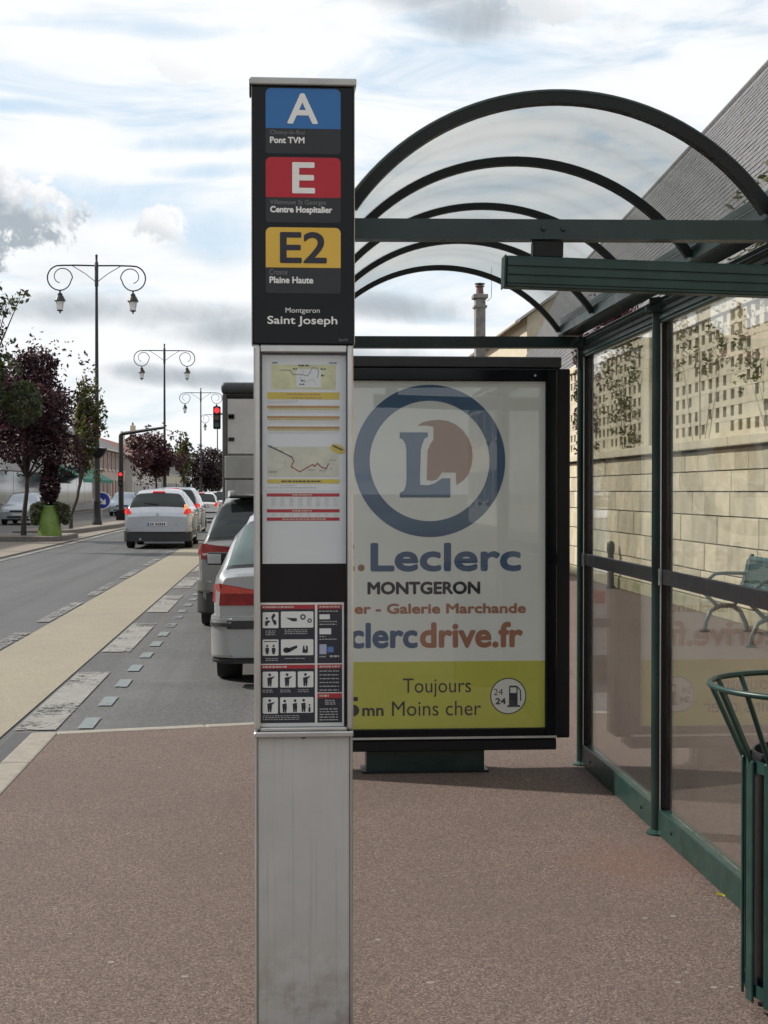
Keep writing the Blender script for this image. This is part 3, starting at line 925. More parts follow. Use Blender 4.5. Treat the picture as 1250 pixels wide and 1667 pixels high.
def make_shelter():
    t = thing('bus_shelter', 'dark green bus shelter with arched clear roof and glass side wall', 'bus shelter', (0.85, 6.0, 0))
    O = Vector((0.85, 6.0, 0))

    def part(b, name, m, smooth=False, parent=t):
        o = b.build(name, m, parent, smooth)
        if parent is t:
            o.location = -O
        return o
    for y in (SY0, SY1, SY2):
        b = B(); b.tube([(SXR, y, 0), (SXR, y, 2.262)], 0.033, 20)
        p = part(b, 'post', GREEN, True)
        b = B(); b.lathe([(0.06, 2.20), (0.062, 2.206), (0.062, 2.225), (0.045, 2.236), (0.045, 2.26)], 20, SXR, y)
        part(b, 'post_collar', GREEN, True, p)
        b = B(); b.lathe([(0.052, 0.0), (0.052, 0.008), (0.036, 0.02)], 20, SXR, y)
        part(b, 'post_foot', GREEN2, True, p)
    b = B(); b.tube([(0.165, SY2, 0), (0.165, SY2, 2.262)], 0.033, 20)
    part(b, 'post', GREEN, True)
    for a, c in ((SY0, SY1), (SY1, SY2)):
        y0, y1 = a + 0.04, c - 0.04
        b = B(); b.box(1.572, 1.628, y0, y1, 0.004, 0.115, 0.004); part(b, 'base_rail', GREEN2)
        b = B()
        b.box(1.578, 1.622, y0, y1, 2.150, 2.262, 0.004)
        for q in (2.165, 2.192, 2.219):
            b.box(1.5705, 1.5775, y0, y1, q, q + 0.020, 0.003)
        part(b, 'top_rail', GREEN2)
        for q in (y0, y1 - 0.032):
            b = B(); b.box(1.576, 1.624, q, q + 0.032, 0.117, 2.148, 0.004)
            s_ = part(b, 'stile', BLACKM)
            b = B(); b.box(1.571, 1.575, q + (0.024 if q == y0 else 0.002), q + (0.030 if q == y0 else 0.008), 0.117, 2.148); part(b, 'gasket_strip', ALUF, parent=s_)
        b = B(); b.box(1.596, 1.604, y0 + 0.034, y1 - 0.034, 0.117, 2.148); part(b, 'glass_pane', GLASS)
        b = B(); b.box(1.578, 1.593, y0 + 0.02, y1 - 0.02, 1.058, 1.122, 0.004)
        bn = part(b, 'safety_band', mat('band_grey', (0.050, 0.050, 0.056), 0.45, var=0.1))
        b = B(); b.box(1.566, 1.577, y1 - 0.035, y1 - 0.012, 1.055, 1.125, 0.002); part(b, 'band_clip', ALU, parent=bn)
    # roof rails
    b = B(); b.box(1.455, 1.56, SY0 - 0.10, SY2 + 0.05, 2.264, 2.33, 0.008); b.box(1.47, 1.50, SY0 - 0.10, SY2 + 0.05, 2.331, 2.37, 0.006); part(b, 'roof_rail', GREEN)
    b = B(); b.box(0.11, 0.205, SY0 - 0.10, SY2 + 0.05, 2.264, 2.33, 0.008); b.box(0.165, 0.195, SY0 - 0.10, SY2 + 0.05, 2.331, 2.36, 0.006); part(b, 'roof_rail', GREEN)
    # cross beams
    for y, za, zb, rise in ((SY0, 2.197, 2.257, 0.008), (SY2, 2.197, 2.258, 0.004)):
        b = B()
        x0, x1 = 0.13, 1.552
        pts = [(x0, y - 0.03, za - rise), (x1 + 0.4 * (y == SY0), y - 0.03, za + rise), (x1 + 0.4 * (y == SY0), y - 0.03, zb + rise * 0.6), (x0, y - 0.03, zb - rise)]
        b.prism(pts, (0, 0.06, 0)); part(b, 'cross_beam', GREEN)
    # hanging fascia board below the front beam
    M = Matrix.Translation((0.66, SY0, 2.10)) @ Matrix.Rotation(radians(1.5), 4, 'Y')
    b = B()
    b.box(0, 1.25, -0.030, 0.030, -0.046, 0.046, 0.003, M)
    for q in (-0.036, -0.010, 0.016):
        b.box(0.002, 1.248, -0.0345, -0.0302, q, q + 0.022, 0.0015, M)
    fb = part(b, 'fascia_board', GREEN2)
    b = B(); b.box(-0.006, -0.0005, -0.036, 0.036, -0.048, 0.048, 0.002, M); part(b, 'end_plate', GREEN2, parent=fb)
    for x in (0.08, 0.98):
        b = B(); b.box(x, x + 0.09, -0.024, 0.024, 0.0455, 0.0935 + 0.02 * x, 0.003, M); part(b, 'hanger', BLACKM)
    for (x, y, z) in ((0.77, SY0 - 0.0302, 2.225), (0.83, SY0 - 0.0302, 2.225), (1.66, SY0 - 0.0302, 2.232), (0.20, SY0 - 0.0302, 2.22), (0.20, SY2 - 0.0302, 2.225), (1.50, SY2 - 0.0302, 2.228)):
        b = B(); b.lathe([(0.001, y - 0.006), (0.007, y - 0.005), (0.009, y)], 8, x, z, 'y'); part(b, 'bolt', GREEN)
    for y in (SY0 + 0.25, SY1 - 0.25, SY1 + 0.25, SY2 - 0.25):
        b = B(); b.lathe([(0.001, 1.565), (0.008, 1.567), (0.009, 1.5718)], 8, y, 0.06, 'x'); part(b, 'bolt', GREEN)
    # arches
    CX, CZ, R = 0.83, 1.861, 0.764
    ha = radians(55.6)
    ys = [SY0 + (SY2 - SY0) * i / 4 for i in range(5)]
    for i, y in enumerate(ys):
        th = 0.030 if i in (0, 1) else 0.026
        prof = []
        n = 40
        b = B()
        rings = []
        dy = 0.020 if i == 0 else 0.014
        for j in range(n + 1):
            a = -ha + 2 * ha * j / n
            ring = []
            for (dr, ddy) in ((0.006, -dy), (0.006, dy), (0.006 - th, dy), (0.006 - th, -dy)):
                ring.append(b.bm.verts.new((CX + (R + dr) * sin(a), y + ddy, CZ + (R + dr) * cos(a))))
            rings.append(ring)
        for r0, r1 in zip(rings, rings[1:]):
            for q in range(4):
                b.bm.faces.new((r0[q], r0[(q + 1) % 4], r1[(q + 1) % 4], r1[q]))
        b.bm.faces.new(rings[0]); b.bm.faces.new(rings[-1])
        ar = part(b, 'arch', mat('arch_dark', (0.007, 0.009, 0.009), 0.4, var=0.2, vs=4, spec=0.25))
        if i == 0:      # raised rim on the front arch
            b = B(); b.tube([(CX + (R + 0.009) * sin(-ha + 2 * ha * j / 40), y - 0.012, CZ + (R + 0.009) * cos(-ha + 2 * ha * j / 40)) for j in range(41)], 0.009, 8)
            part(b, 'rim', GREEN, True, parent=ar)
    for i in range(4):
        vs, fs = [], []
        n = 40
        for rr in (R + 0.0075, R + 0.0115):
            for yy in (ys[i] + 0.004, ys[i + 1] - 0.004):
                vs += [(CX + rr * sin(-ha + 2 * ha * j / n), yy, CZ + rr * cos(-ha + 2 * ha * j / n)) for j in range(n + 1)]
        m = n + 1
        for j in range(n):
            fs += [(j, j + 1, m + j + 1, m + j), (2 * m + j, 3 * m + j, 3 * m + j + 1, 2 * m + j + 1),
                   (j, 2 * m + j, 2 * m + j + 1, j + 1), (m + j, m + j + 1, 3 * m + j + 1, 3 * m + j)]
        o = pydata('canopy_panel', vs, fs, CANOPY, t, True)
        o.location = -O
    return t


make_shelter()

# ================================================================== ADVERTISING PANEL
AY = 7.50


def make_ad():
    fx = lambda px: onY(px, VPY, AY).x
    ox = fx(694)
    X = lambda px: fx(px) - ox
    Z = lambda py: onY(740, py, AY).z
    t = thing('advertising_panel', 'free standing black framed supermarket poster panel on a short green foot', 'billboard', (ox, AY, 0))
    b = B(); b.box(X(597), X(790), 0.03, 0.20, 0.0, Z(1221), 0.004); b.build('foot', GREEN, t)
    b = B(); b.box(X(590), X(797), 0.02, 0.21, -0.01, 0.012, 0.003); b.build('foot_plate', BLACKM, t)
    xl, xr = 484, 906
    b = B(); b.box(X(xl - 22), X(929), 0.012, 0.21, Z(1204), Z(599), 0.010, seg=2); b.build('casing', BLACKM, t)
    b = B(); b.box(X(xl - 2), X(xr), -0.006, 0.19, Z(1222), Z(1204.5), 0.004); b.build('bottom_rail', BLACKM, t)
    b = B(); b.box(X(xl - 2), X(914), 0.0, 0.19, Z(598.5), Z(580), 0.006); b.build('top_rail', mat('charcoal_paint', (0.020, 0.023, 0.024), 0.4, var=0.2), t)
    for a, c, q, r in ((xl, 503, 1203.6, 600), (888.5, xr, 1203.6, 600)):
        b = B(); b.box(X(a), X(c), -0.014, 0.0115, Z(q), Z(r), 0.004); b.build('door_frame', BLACK, t)
    b = B(); b.box(X(503.3), X(888.2), -0.014, 0.0115, Z(620), Z(600), 0.004); b.build('door_frame', BLACK, t)
    b = B(); b.box(X(503.3), X(888.2), -0.014, 0.0115, Z(1203.6), Z(1186), 0.004); b.build('door_frame', BLACK, t)
    b = B(); b.box(X(484), X(906), -0.0175, -0.0142, Z(1202), Z(1198.5)); b.build('seam_strip', ALU, t)
    ps = flat([(X(504), Z(1185.6)), (X(887.6), Z(1185.6)), (X(887.6), Z(620.4)), (X(504), Z(620.4))], 0.004, POSTER, t, 'poster')
    y = 0.0030
    cx, cz = X(699.5), Z(750.5)
    s_ = X(700) - X(699)
    b = B()
    n = 72
    for j in range(n):
        a0, a1 = 2 * pi * j / n, 2 * pi * (j + 1) / n
        b.quad([(cx + r * s_ * cos(a), y, cz + r * s_ * sin(a)) for r, a in ((123.5, a0), (123.5, a1), (97.5, a1), (97.5, a0))])
    b.build('logo_ring', PBLUE, ps)
    zx = lambda u: X(560 + u * 0.32)
    zz = lambda v: Z(600 + v * 0.32)
    Lp = [(283, 325), (426, 325), (426, 347), (410, 356), (398, 385), (391, 410), (386, 560), (388, 592), (425, 594), (462, 584), (492, 562), (502, 558), (541, 558), (541, 656), (283, 656), (283, 632), (305, 622), (314, 596), (318, 560), (317, 410), (312, 384), (299, 362), (283, 354)]
    flat([(zx(u), zz(v)) for u, v in Lp], y - 0.0006, PBLUE, ps, 'logo_letter', 0.0005)
    arc = [(374, 291), (400, 274), (440, 264), (482, 261), (525, 266), (566, 283), (603, 312), (632, 352), (650, 402), (654, 446), (648, 496), (632, 540), (608, 568), (573, 594), (569, 560), (569, 529), (498, 529), (486, 548), (470, 566), (448, 571), (421, 568), (425, 418), (440, 382), (455, 362), (455, 296), (420, 290)]
    flat([(zx(u), zz(v)) for u, v in arc], y - 0.0006, PORANGE, ps, 'logo_disc', 0.0005)
    flat([(X(588) + 5.6 * s_ * cos(2 * pi * i / 18), Z(924) + 5.6 * s_ * sin(2 * pi * i / 18)) for i in range(18)], y, PORANGE, ps, 'logo_dot', 0.0005)
    T = lambda s, a, c, q, r, m, bd: fit_text(s, X(a), X(c), Z(r), Z(q), m, ps, y - 0.0002, bd)
    T('E', 541, 577, 885, 929.5, PORANGE, 0.045)
    T('Leclerc', 603, 848.5, 883.5, 930.5, PBLUE, 0.045)
    T('MONTGERON', 598, 782, 946.5, 967.5, PDARK, 0.055)
    T('er - Galerie Marchande', 577, 856.5, 982, 999, PRUST, 0.055)
    T('leclerc', 530, 680, 1013, 1055, PBLUE, 0.045)
    T('drive.fr', 683.5, 852, 1012.5, 1055, PRUST, 0.045)
    flat([(X(504.1), Z(1185.5)), (X(887.5), Z(1185.5)), (X(887.5), Z(1076.5)), (X(504.1), Z(1076.5))], y, PLIME, ps, 'lime_band', 0.0006)
    T2 = lambda s, a, c, q, r, m, bd: fit_text(s, X(a), X(c), Z(r), Z(q), m, ps, y - 0.0005, bd)
    T2('Toujours', 656, 767, 1104, 1135, PDARK, 0.0)
    T2('Moins cher', 638, 783.5, 1141, 1165, PDARK, 0.0)
    T2('5', 556, 585, 1133, 1166, PDARK, 0.05)
    T2('mn', 589.5, 624.5, 1151, 1164.5, PDARK, 0.05)
    bx, bz = X(827.8), Z(1134)
    flat([(bx + 29.8 * s_ * cos(2 * pi * i / 36), bz + 29.8 * s_ * sin(2 * pi * i / 36)) for i in range(36)], y - 0.0004, PDARK, ps, 'badge_ring', 0.0004)
    bg = flat([(bx + 28 * s_ * cos(2 * pi * i / 36), bz + 28 * s_ * sin(2 * pi * i / 36)) for i in range(36)], y - 0.0009, WHITE, ps, 'badge_disc', 0.0004)
    yy = y - 0.0013
    for s, a, c, q, r, bd in (('24', 804, 819, 1122, 1132.5, 0.0), ('24', 806.5, 824, 1137, 1147.5, 0.05)):
        fit_text(s, X(a), X(c), Z(r), Z(q), PDARK, ps, yy, bd)
    b = B()
    P = lambda *pp: b.quad([(X(u), yy, Z(v)) for u, v in pp])
    P((829, 1119), (831, 1117), (841, 1117), (843, 1119), (843, 1149), (829, 1149))
    P((826, 1149), (847, 1149), (847, 1152), (826, 1152))
    P((843, 1118), (848, 1124), (846.5, 1125), (842, 1120))
    P((846.5, 1124), (848.5, 1124), (849, 1142), (847, 1142))
    b.build('pump_icon', PDARK, ps)
    b = B(); P = lambda *pp: b.quad([(X(u), yy - 0.0005, Z(v)) for u, v in pp])
    P((831, 1120), (841, 1120), (841, 1129), (831, 1129)); b.build('pump_window', WHITE, ps)
    flat([(X(503.5), Z(1185.8)), (X(888), Z(1185.8)), (X(888), Z(620.2)), (X(503.5), Z(620.2))], -0.008, PGLASS, t, 'front_glass', 0.004)
    b = B()
    for x in (520, 870):
        b.lathe([(0.006, -0.0145), (0.006, -0.019)], 10, X(x), Z(611), 'y')
    b.build('lock_screws', ALU, t)
    return t


make_ad()

# ================================================================== LITTER BIN
def make_bin():
    cx, cyy = 1.512, 4.02
    t = thing('litter_bin', 'dark green slatted litter bin with flared basket rim beside the shelter', 'litter bin', (cx, cyy, 0))
    R0, N = 0.222, 16
    b = B(); b.box(-0.020, 0.020, -0.004, 0.004, 0.035, 0.705, 0.0025, Matrix.Translation((0, -R0, 0)))
    slat = b.mesh('slat', GREEN2)
    b = B()
    b.tube([(0, -R0 + 0.006, 0.69), (0, -R0 - 0.014, 0.735), (0, -0.292, 0.86), (0, -0.312, 0.903)], [0.0075] * 4, 8)
    flare = b.mesh('flare_bar', GREEN2, True)
    for i in range(N):
        o = link('slat', slat, t); o.rotation_euler = (0, 0, 2 * pi * (i + 0.32) / N)
        o = link('flare_bar', flare, t); o.rotation_euler = (0, 0, 2 * pi * (i + 0.32) / N)
    b = B(); b.tube([(0.315 * cos(2 * pi * j / 48), 0.315 * sin(2 * pi * j / 48), 0.905) for j in range(48)], 0.0085, 10, closed=True)
    b.build('rim', GREEN2, t, True)
    for z0, z1 in ((0.672, 0.705), (0.05, 0.085)):
        b = B()
        rings = []
        for j in range(48):
            a = 2 * pi * j / 48
            rings.append([b.bm.verts.new((r * cos(a), r * sin(a), z)) for r, z in ((0.2165, z0), (0.2165, z1), (0.2125, z1), (0.2125, z0))])
        for j in range(48):
            r0, r1 = rings[j], rings[(j + 1) % 48]
            for q in range(4):
                b.bm.faces.new((r0[q], r0[(q + 1) % 4], r1[(q + 1) % 4], r1[q]))
        b.build('hoop', GREEN2, t)
    b = B()
    prof = [(0.02, 0.07), (0.196, 0.07), (0.198, 0.08), (0.198, 0.722), (0.192, 0.722), (0.190, 0.10), (0.02, 0.10)]
    b.lathe(prof, 32); b.build('liner', mat('bin_liner', (0.014, 0.014, 0.018), 0.35, var=0.3, vs=14), t, True)
    b = B(); b.lathe([(0.21, 0.045), (0.21, 0.056), (0.03, 0.056), (0.03, 0.068)], 24); b.build('floor_disc', GREEN2, t)
    b = B(); b.lathe([(0.11, 0.0), (0.11, 0.012), (0.045, 0.014), (0.045, 0.044)], 20); b.build('foot', GREEN2, t, True)
    return t


make_bin()

# ================================================================== STONE WALL, BENCH, BOLLARD
WX = 5.0


def make_wall():
    ya, yb = -6.0, 46.0
    t = thing('stone_wall', 'long limestone block wall with pierced stone screen on its coping', 'wall', (WX, 18, 0))
    O = Vector((WX, 18, 0))

    def part(b, name, m, parent=t, kind=None):
        o = b.build(name, m, parent)
        if parent is t:
            o.location = -O
        if kind: o['kind'] = kind
        return o
    b = B(); b.box(WX + 0.012, WX + 0.36, ya, yb, 0.0, 1.93); part(b, 'core', MORTAR)
    b = B(); b.box(WX - 0.03, WX + 0.011, ya, yb, 0.0, 0.17, 0.01); part(b, 'plinth', PLINTH)
    zs = [0.175, 0.50, 0.83, 1.16, 1.44, 1.68, 1.925]
    rng = random.Random(3)
    loose = B()
    shared = {}
    for c in range(6):
        z0, z1 = zs[c] + 0.007, zs[c + 1] - 0.007
        y = ya + rng.uniform(0, 0.4)
        while y < yb - 0.2:
            L = rng.choice((0.46, 0.52, 0.58))
            dx = rng.uniform(-0.006, 0.006)
            if 14.3 < y < 27.5:
                key = (c, L)
                if key not in shared:
                    q = B(); q.box(-0.012, 0.011, 0.0012, L - 0.0012, z0, z1, 0.003)
                    shared[key] = q.mesh('stone', STONE)
                link('stone', shared[key], t, Vector((WX + dx, y, 0)) - O)
            else:
                loose.box(WX - 0.012 + dx, WX + 0.011, y + 0.003, min(y + L, yb) - 0.003, z0, z1)
            y += L
    part(loose, 'further_stones', STONE, kind='stuff')
    # coping
    cm = B(); cm.box(-0.10, 0.42, 0.004, 1.996, 1.945, 2.055, 0.012, seg=2)
    cm = cm.mesh('coping_stone', STONE2)
    y = ya
    while y < yb - 0.1:
        link('coping_stone', cm, t, Vector((WX, y, 0)) - O); y += 2.0
    # pierced screen: pairs of rows of small openings between solid courses
    scr = B()
    z = 2.057
    x0, x1 = WX + 0.06, WX + 0.20
    y0, y1 = 8.0, 44.0
    for g in range(4):
        scr.box(x0, x1, y0, y1, z, z + 0.07)
        for r in range(2):
            zz0 = z + 0.07 + 0.17 * r
            yy = y0
            while yy < y1:
                scr.box(x0 + 0.004, x1 - 0.004, yy, yy + rng.uniform(0.14, 0.17) + (0.14 if rng.random() < 0.22 else 0), zz0, zz0 + 0.12)
                yy += 0.29
            if r == 0:
                scr.box(x0, x1, y0, y1, zz0 + 0.12, zz0 + 0.17)
        z += 0.07 + 0.17 + 0.12
    scr.box(x0 - 0.03, x1 + 0.03, y0, y1, z, z + 0.10)
    part(scr, 'pierced_screen', STONE2, kind='stuff')
    for y in (8.0, 12.4, 19.95, 27.4, 35):
        b = B(); b.box(WX - 0.03, WX + 0.30, y - 0.17, y + 0.17, 2.057, z + 0.22, 0.012); part(b, 'pillar', STONE2)
    return t


make_wall()


def make_bench():
    t = thing('park_bench', 'teal green metal bench with lattice back in front of the stone wall', 'bench', (4.56, 14.15, 0))
    TEAL = mat('bench_teal', (0.030, 0.085, 0.085), 0.45, var=0.25, vs=12, tint=(0.07, 0.13, 0.125), tf=0.5, ts=20)
    DARK = mat('bench_casting', (0.03, 0.065, 0.065), 0.5, var=0.3, vs=10)
    # cast end frames lie across the bench (local x), bench length runs along y
    lg = B()
    lg.tube([(-0.24, 0, 0.0), (-0.225, 0, 0.10), (-0.17, 0, 0.22), (-0.07, 0, 0.27), (0.05, 0, 0.27), (0.14, 0, 0.21), (0.19, 0, 0.10), (0.215, 0, 0.0)], [0.032, 0.024, 0.024, 0.026, 0.026, 0.024, 0.024, 0.032], 8)
    lg.tube([(-0.09, 0, 0.26), (-0.17, 0, 0.33), (-0.24, 0, 0.40), (-0.27, 0, 0.44)], 0.02, 8)
    lg.tube([(0.07, 0, 0.26), (0.12, 0, 0.36), (0.17, 0, 0.46), (0.225, 0, 0.64), (0.265, 0, 0.80)], 0.02, 8)
    lg.tube([(-0.24, 0, 0.44), (-0.20, 0, 0.54), (-0.12, 0, 0.60), (0.02, 0, 0.605), (0.20, 0, 0.60)], 0.018, 8)
    lg.box(-0.29, -0.19, -0.03, 0.03, 0.0, 0.025, 0.006); lg.box(0.17, 0.27, -0.03, 0.03, 0.0, 0.025, 0.006)
    lm = lg.mesh('leg_frame', DARK, True)
    for y in (-0.78, 0.72):
        link('leg_frame', lm, t, (0, y, 0))
    b = B()      # seat: lattice of thin bars in a frame
    for x in (-0.26, 0.16):
        b.box(x, x + 0.03, -0.92, 0.86, 0.425, 0.45, 0.004)
    for i in range(37):
        y = -0.92 + 1.75 * i / 36
        b.box(-0.231, 0.161, y, y + 0.024, 0.428, 0.442)
    for i in range(5):
        x = -0.18 + 0.08 * i
        b.box(x, x + 0.02, -0.915, 0.855, 0.442, 0.449)
    b.build('seat', TEAL, t)
    b = B()
    tilt = Matrix.Translation((0.18, 0, 0.47)) @ Matrix.Rotation(radians(15), 4, 'Y')
    b.box(-0.012, 0.012, -0.90, 0.84, 0.0, 0.035, 0.004, tilt); b.box(-0.012, 0.012, -0.86, 0.80, 0.28, 0.32, 0.004, tilt)
    for i in range(56):
        y = -0.88 + 1.70 * i / 55
        for sg in (-1, 1):
            y2 = y + sg * 0.12
            y2 = max(-0.9, min(0.84, y2))
            pts = [(-0.006 * sg, y, 0.036), (-0.006 * sg, y + 0.011, 0.036), (-0.006 * sg, y2 + 0.011, 0.279), (-0.006 * sg, y2, 0.279)]
            b.prism([tilt @ Vector(p) for p in pts], tilt.to_3x3() @ Vector((0.005, 0, 0)))
    b.build('backrest', TEAL, t)
    return t


make_bench()
b = B(); b.lathe([(0.07, 0), (0.07, 0.02), (0.05, 0.05), (0.045, 0.52), (0.055, 0.53), (0.055, 0.55), (0.06, 0.57), (0.06, 0.66), (0.035, 0.70), (0.001, 0.71)], 16)
o = b.build('bollard', mat('bollard_black', (0.012, 0.013, 0.013), 0.4), None, True, (4.86, 21.6, 0))
tag(o, 'short black bollard at the foot of the stone wall', 'bollard')

# ================================================================== CARS
def interp(keys, y):
    """smooth interpolation through (y, value) keys"""
    if y <= keys[0][0]: return keys[0][1]
    for (a, va), (c, vc) in zip(keys, keys[1:]):
        if y <= c:
            f = (y - a) / (c - a)
            f = f * f * (3 - 2 * f) * 0.45 + f * 0.55
            return va + (vc - va) * f
    return keys[-1][1]


PAINTS = {}


def paint(name, rgb, metal=0.5):
    return mat('car_paint_' + name, rgb, 0.30, metal, var=0.05, vs=3, coat=0.7, spec=0.5)


def make_car(name, label, loc, rz, L, Wd, H, belt, paintm, keys_top, keys_w, wheels, wr=0.31, brake=False, trim=None, tail='block', group=None,
             rear_glass=(0.16, 0.50), side_glass=None, plate=None, mirror=None, amber=False, face=True, rails=False, bumper_dark=False, tailz=None, glassm=None, skirt=0.0, spoiler=False, tumble=0.22, ty=0.0):
    """car seen from behind: local y = 0 at the rear, +y forward"""
    t = thing(name, label, 'car', loc, rz, group)
    hw = Wd / 2
    sill = 0.23
    ra = wr + 0.055
    ys = sorted({round(L * i / 64, 4) for i in range(65)} | {round(w + ra * c, 4) for w in wheels for c in (-1.02, -1, -0.95, -0.85, -0.7, -0.5, -0.25, 0, 0.25, 0.5, 0.7, 0.85, 0.95, 1, 1.02)} | {0.02, 0.05, 0.1, 0.15, 0.2, 0.3, 0.4, L - 0.02, L - 0.06, L - 0.12})
    ys = [y for y in ys if 0 <= y <= L]

    def ring(y):
        w = hw * interp(keys_w, y)
        zt = interp(keys_top, y)
        zb = sill + (0.10 * max(0, 1 - y / 0.35)) + (0.05 * max(0, 1 - (L - y) / 0.4))
        for q in wheels:
            if abs(y - q) < ra:
                zb = max(zb, wr + sqrt(max(0, ra * ra - (y - q) ** 2)) * 1.0)
        bl = min(belt, zt - 0.02)
        cab = max(0.0, min(1.0, (zt - bl) / (H - belt)))
        zb = min(zb, bl - 0.12)
        wt = w * (0.90 - tumble * cab)
        mid = zb + 0.45 * (bl - zb)
        pr = [(w * 0.93, zb), (w * 0.975, zb + 0.06), (w * 0.998, mid), (w * 0.995, bl - 0.14), (w * 0.975, bl - 0.045), (w * 0.945, bl),
              (w * 0.945 + (wt - w * 0.945) * 0.55, bl + (zt - bl) * 0.58), (wt, zt - 0.075 * cab - 0.008), (wt * 0.955, zt - 0.03 * cab - 0.004), (wt * 0.84, zt - 0.006 * cab), (wt * 0.5, zt + 0.012), (0, zt + 0.02)]
        return pr
    NR = 12
    vs, fs = [], []
    R_ = []
    for y in ys:
        r = ring(y)
        full = [(-x, z) for x, z in r] + [(x, z) for x, z in r[-2::-1]]
        R_.append(full)
        vs += [(x, y, z) for x, z in full]
    M_ = len(R_[0])
    for i in range(len(ys) - 1):
        for j in range(M_ - 1):
            fs.append((i * M_ + j, i * M_ + j + 1, (i + 1) * M_ + j + 1, (i + 1) * M_ + j))
        fs.append((i * M_ + M_ - 1, i * M_, (i + 1) * M_, (i + 1) * M_ + M_ - 1))
    fs.append(tuple(range(M_))); fs.append(tuple((len(ys) - 1) * M_ + j for j in range(M_ - 1, -1, -1)))
    body = pydata('body', vs, fs, paintm, t, True)
    try:
        body.data.set_sharp_from_angle(angle=radians(38))
    except Exception:
        pass
    gm = glassm or CARGLASS

    def surf(y, u):
        """u: 0 left sill .. 1 right sill along the ring"""
        r = ring(y)
        full = [(-x, z) for x, z in r] + [(x, z) for x, z in r[-2::-1]]
        f = u * (len(full) - 1)
        i = min(int(f), len(full) - 2); f -= i
        return Vector((full[i][0] + (full[i + 1][0] - full[i][0]) * f, y, full[i][1] + (full[i + 1][1] - full[i][1]) * f))

    def patch(y0, y1, u0, u1, nm, m, off=0.006, nu=10, nv=6, tp=None, parent=t, cut=0.0):
        V, F = [], []
        for a in range(nv + 1):
            fy = a / nv
            y = y0 + (y1 - y0) * fy
            for c in range(nu + 1):
                fu = c / nu
                uu0, uu1 = u0, u1
                if tp:
                    uu0 = u0 + tp * (1 - fy); uu1 = u1 - tp * (1 - fy)
                u = uu0 + (uu1 - uu0) * fu
                yy = y + (cut * fu if cut else 0)
                e = 1e-3
                p = surf(yy, u)
                d1 = surf(yy + e, u) - surf(yy - e, u); d2 = surf(yy, min(1, u + e)) - surf(yy, max(0, u - e))
                n = d2.cross(d1)
                if n.length < 1e-12: n = Vector((0, 0, 1))
                n.normalize()
                c0 = Vector((0, p.y, 0.7))
                if n.dot(p - Vector((0, L / 2, 0.6))) < 0: n = -n
                V.append(p + n * off)
        for a in range(nv):
            for c in range(nu):
                i = a * (nu + 1) + c
                F.append((i, i + 1, i + nu + 2, i + nu + 1))
        return pydata(nm, V, F, m, parent, True)
    us = lambda k: k / (M_ - 1)
    # rear window, windscreen, side windows
    g0, g1 = rear_glass
    patch(g0 + 0.03, g1 - 0.02, us(6.75), us(M_ - 1 - 6.75), 'rear_window', gm, nu=14)
    rw = patch(g0 + 0.012, g1, us(6.5), us(M_ - 1 - 6.5), 'rear_window_seal', PLASTIC, 0.003, nu=14)
    wk = [k for k in keys_top if k[1] >= H - 0.03]
    yA = wk[-1][0]
    fk = [k for k in keys_top if k[0] > yA]
    patch(yA + 0.05, fk[0][0] - 0.06, us(6.2), us(M_ - 1 - 6.2), 'windscreen', gm, nu=14)
    for (a, c) in (side_glass or ()):
        patch(a, c, us(5.35), us(7.0), 'side_window', gm, nu=6, nv=8)
        patch(a, c, us(M_ - 1 - 7.0), us(M_ - 1 - 5.35), 'side_window', gm, nu=6, nv=8)
    # bumpers
    zb0 = sill + 0.06
    w0 = hw * keys_w[0][1]
    bm_ = trim if bumper_dark else paintm

    def bumper(yr, sgn, m, z0, z1, dep, nm, par=t, wk_=1.0):
        b = B(); pts = []
        ww = hw * wk_ * 1.004
        rc = 0.17
        pts = [(-ww, yr + sgn * 0.34)]
        for q in range(7):
            a = (pi / 2) * q / 6
            pts.append((-ww + rc * (1 - cos(a)), yr + sgn * (-dep + rc * (1 - sin(a)))))
        pts += [(-x, y) for x, y in pts[::-1]]
        n_ = len(pts)
        inner = [(ww - 0.08, yr + sgn * 0.34), (ww - 0.10, yr + sgn * 0.16), (-ww + 0.10, yr + sgn * 0.16), (-ww + 0.08, yr + sgn * 0.34)]
        b.prism([(x, y, z0) for x, y in pts + inner], (0, 0, z1 - z0))
        bmesh.ops.bevel(b.bm, geom=[e for e in b.bm.edges if abs(e.verts[0].co.z - e.verts[1].co.z) < 1e-5], offset=0.018, segments=2, affect='EDGES')
        return b.build(nm, m, par, True)
    bp = bumper(0.02, 1, bm_, max(zb0 - 0.04, skirt), 0.57, 0.07, 'rear_bumper')
    if not skirt:
        bumper(0.02, 1, PLASTIC, 0.475, 0.54, 0.085, 'bumper_strip', bp, 1.008)
    bumper(0.03, 1, PLASTIC, zb0 - 0.09, max(zb0 - 0.035, skirt + 0.005), 0.045, 'lower_skirt', bp, 0.99)
    fp = bumper(L - 0.02, -1, paintm, zb0 - 0.02, 0.55, 0.06, 'front_bumper')
    bumper(L - 0.02, -1, PLASTIC, 0.30, 0.40, 0.068, 'lower_grille', fp, 0.7)
    # tail lights
    tz = tailz or (0.66, 0.84)
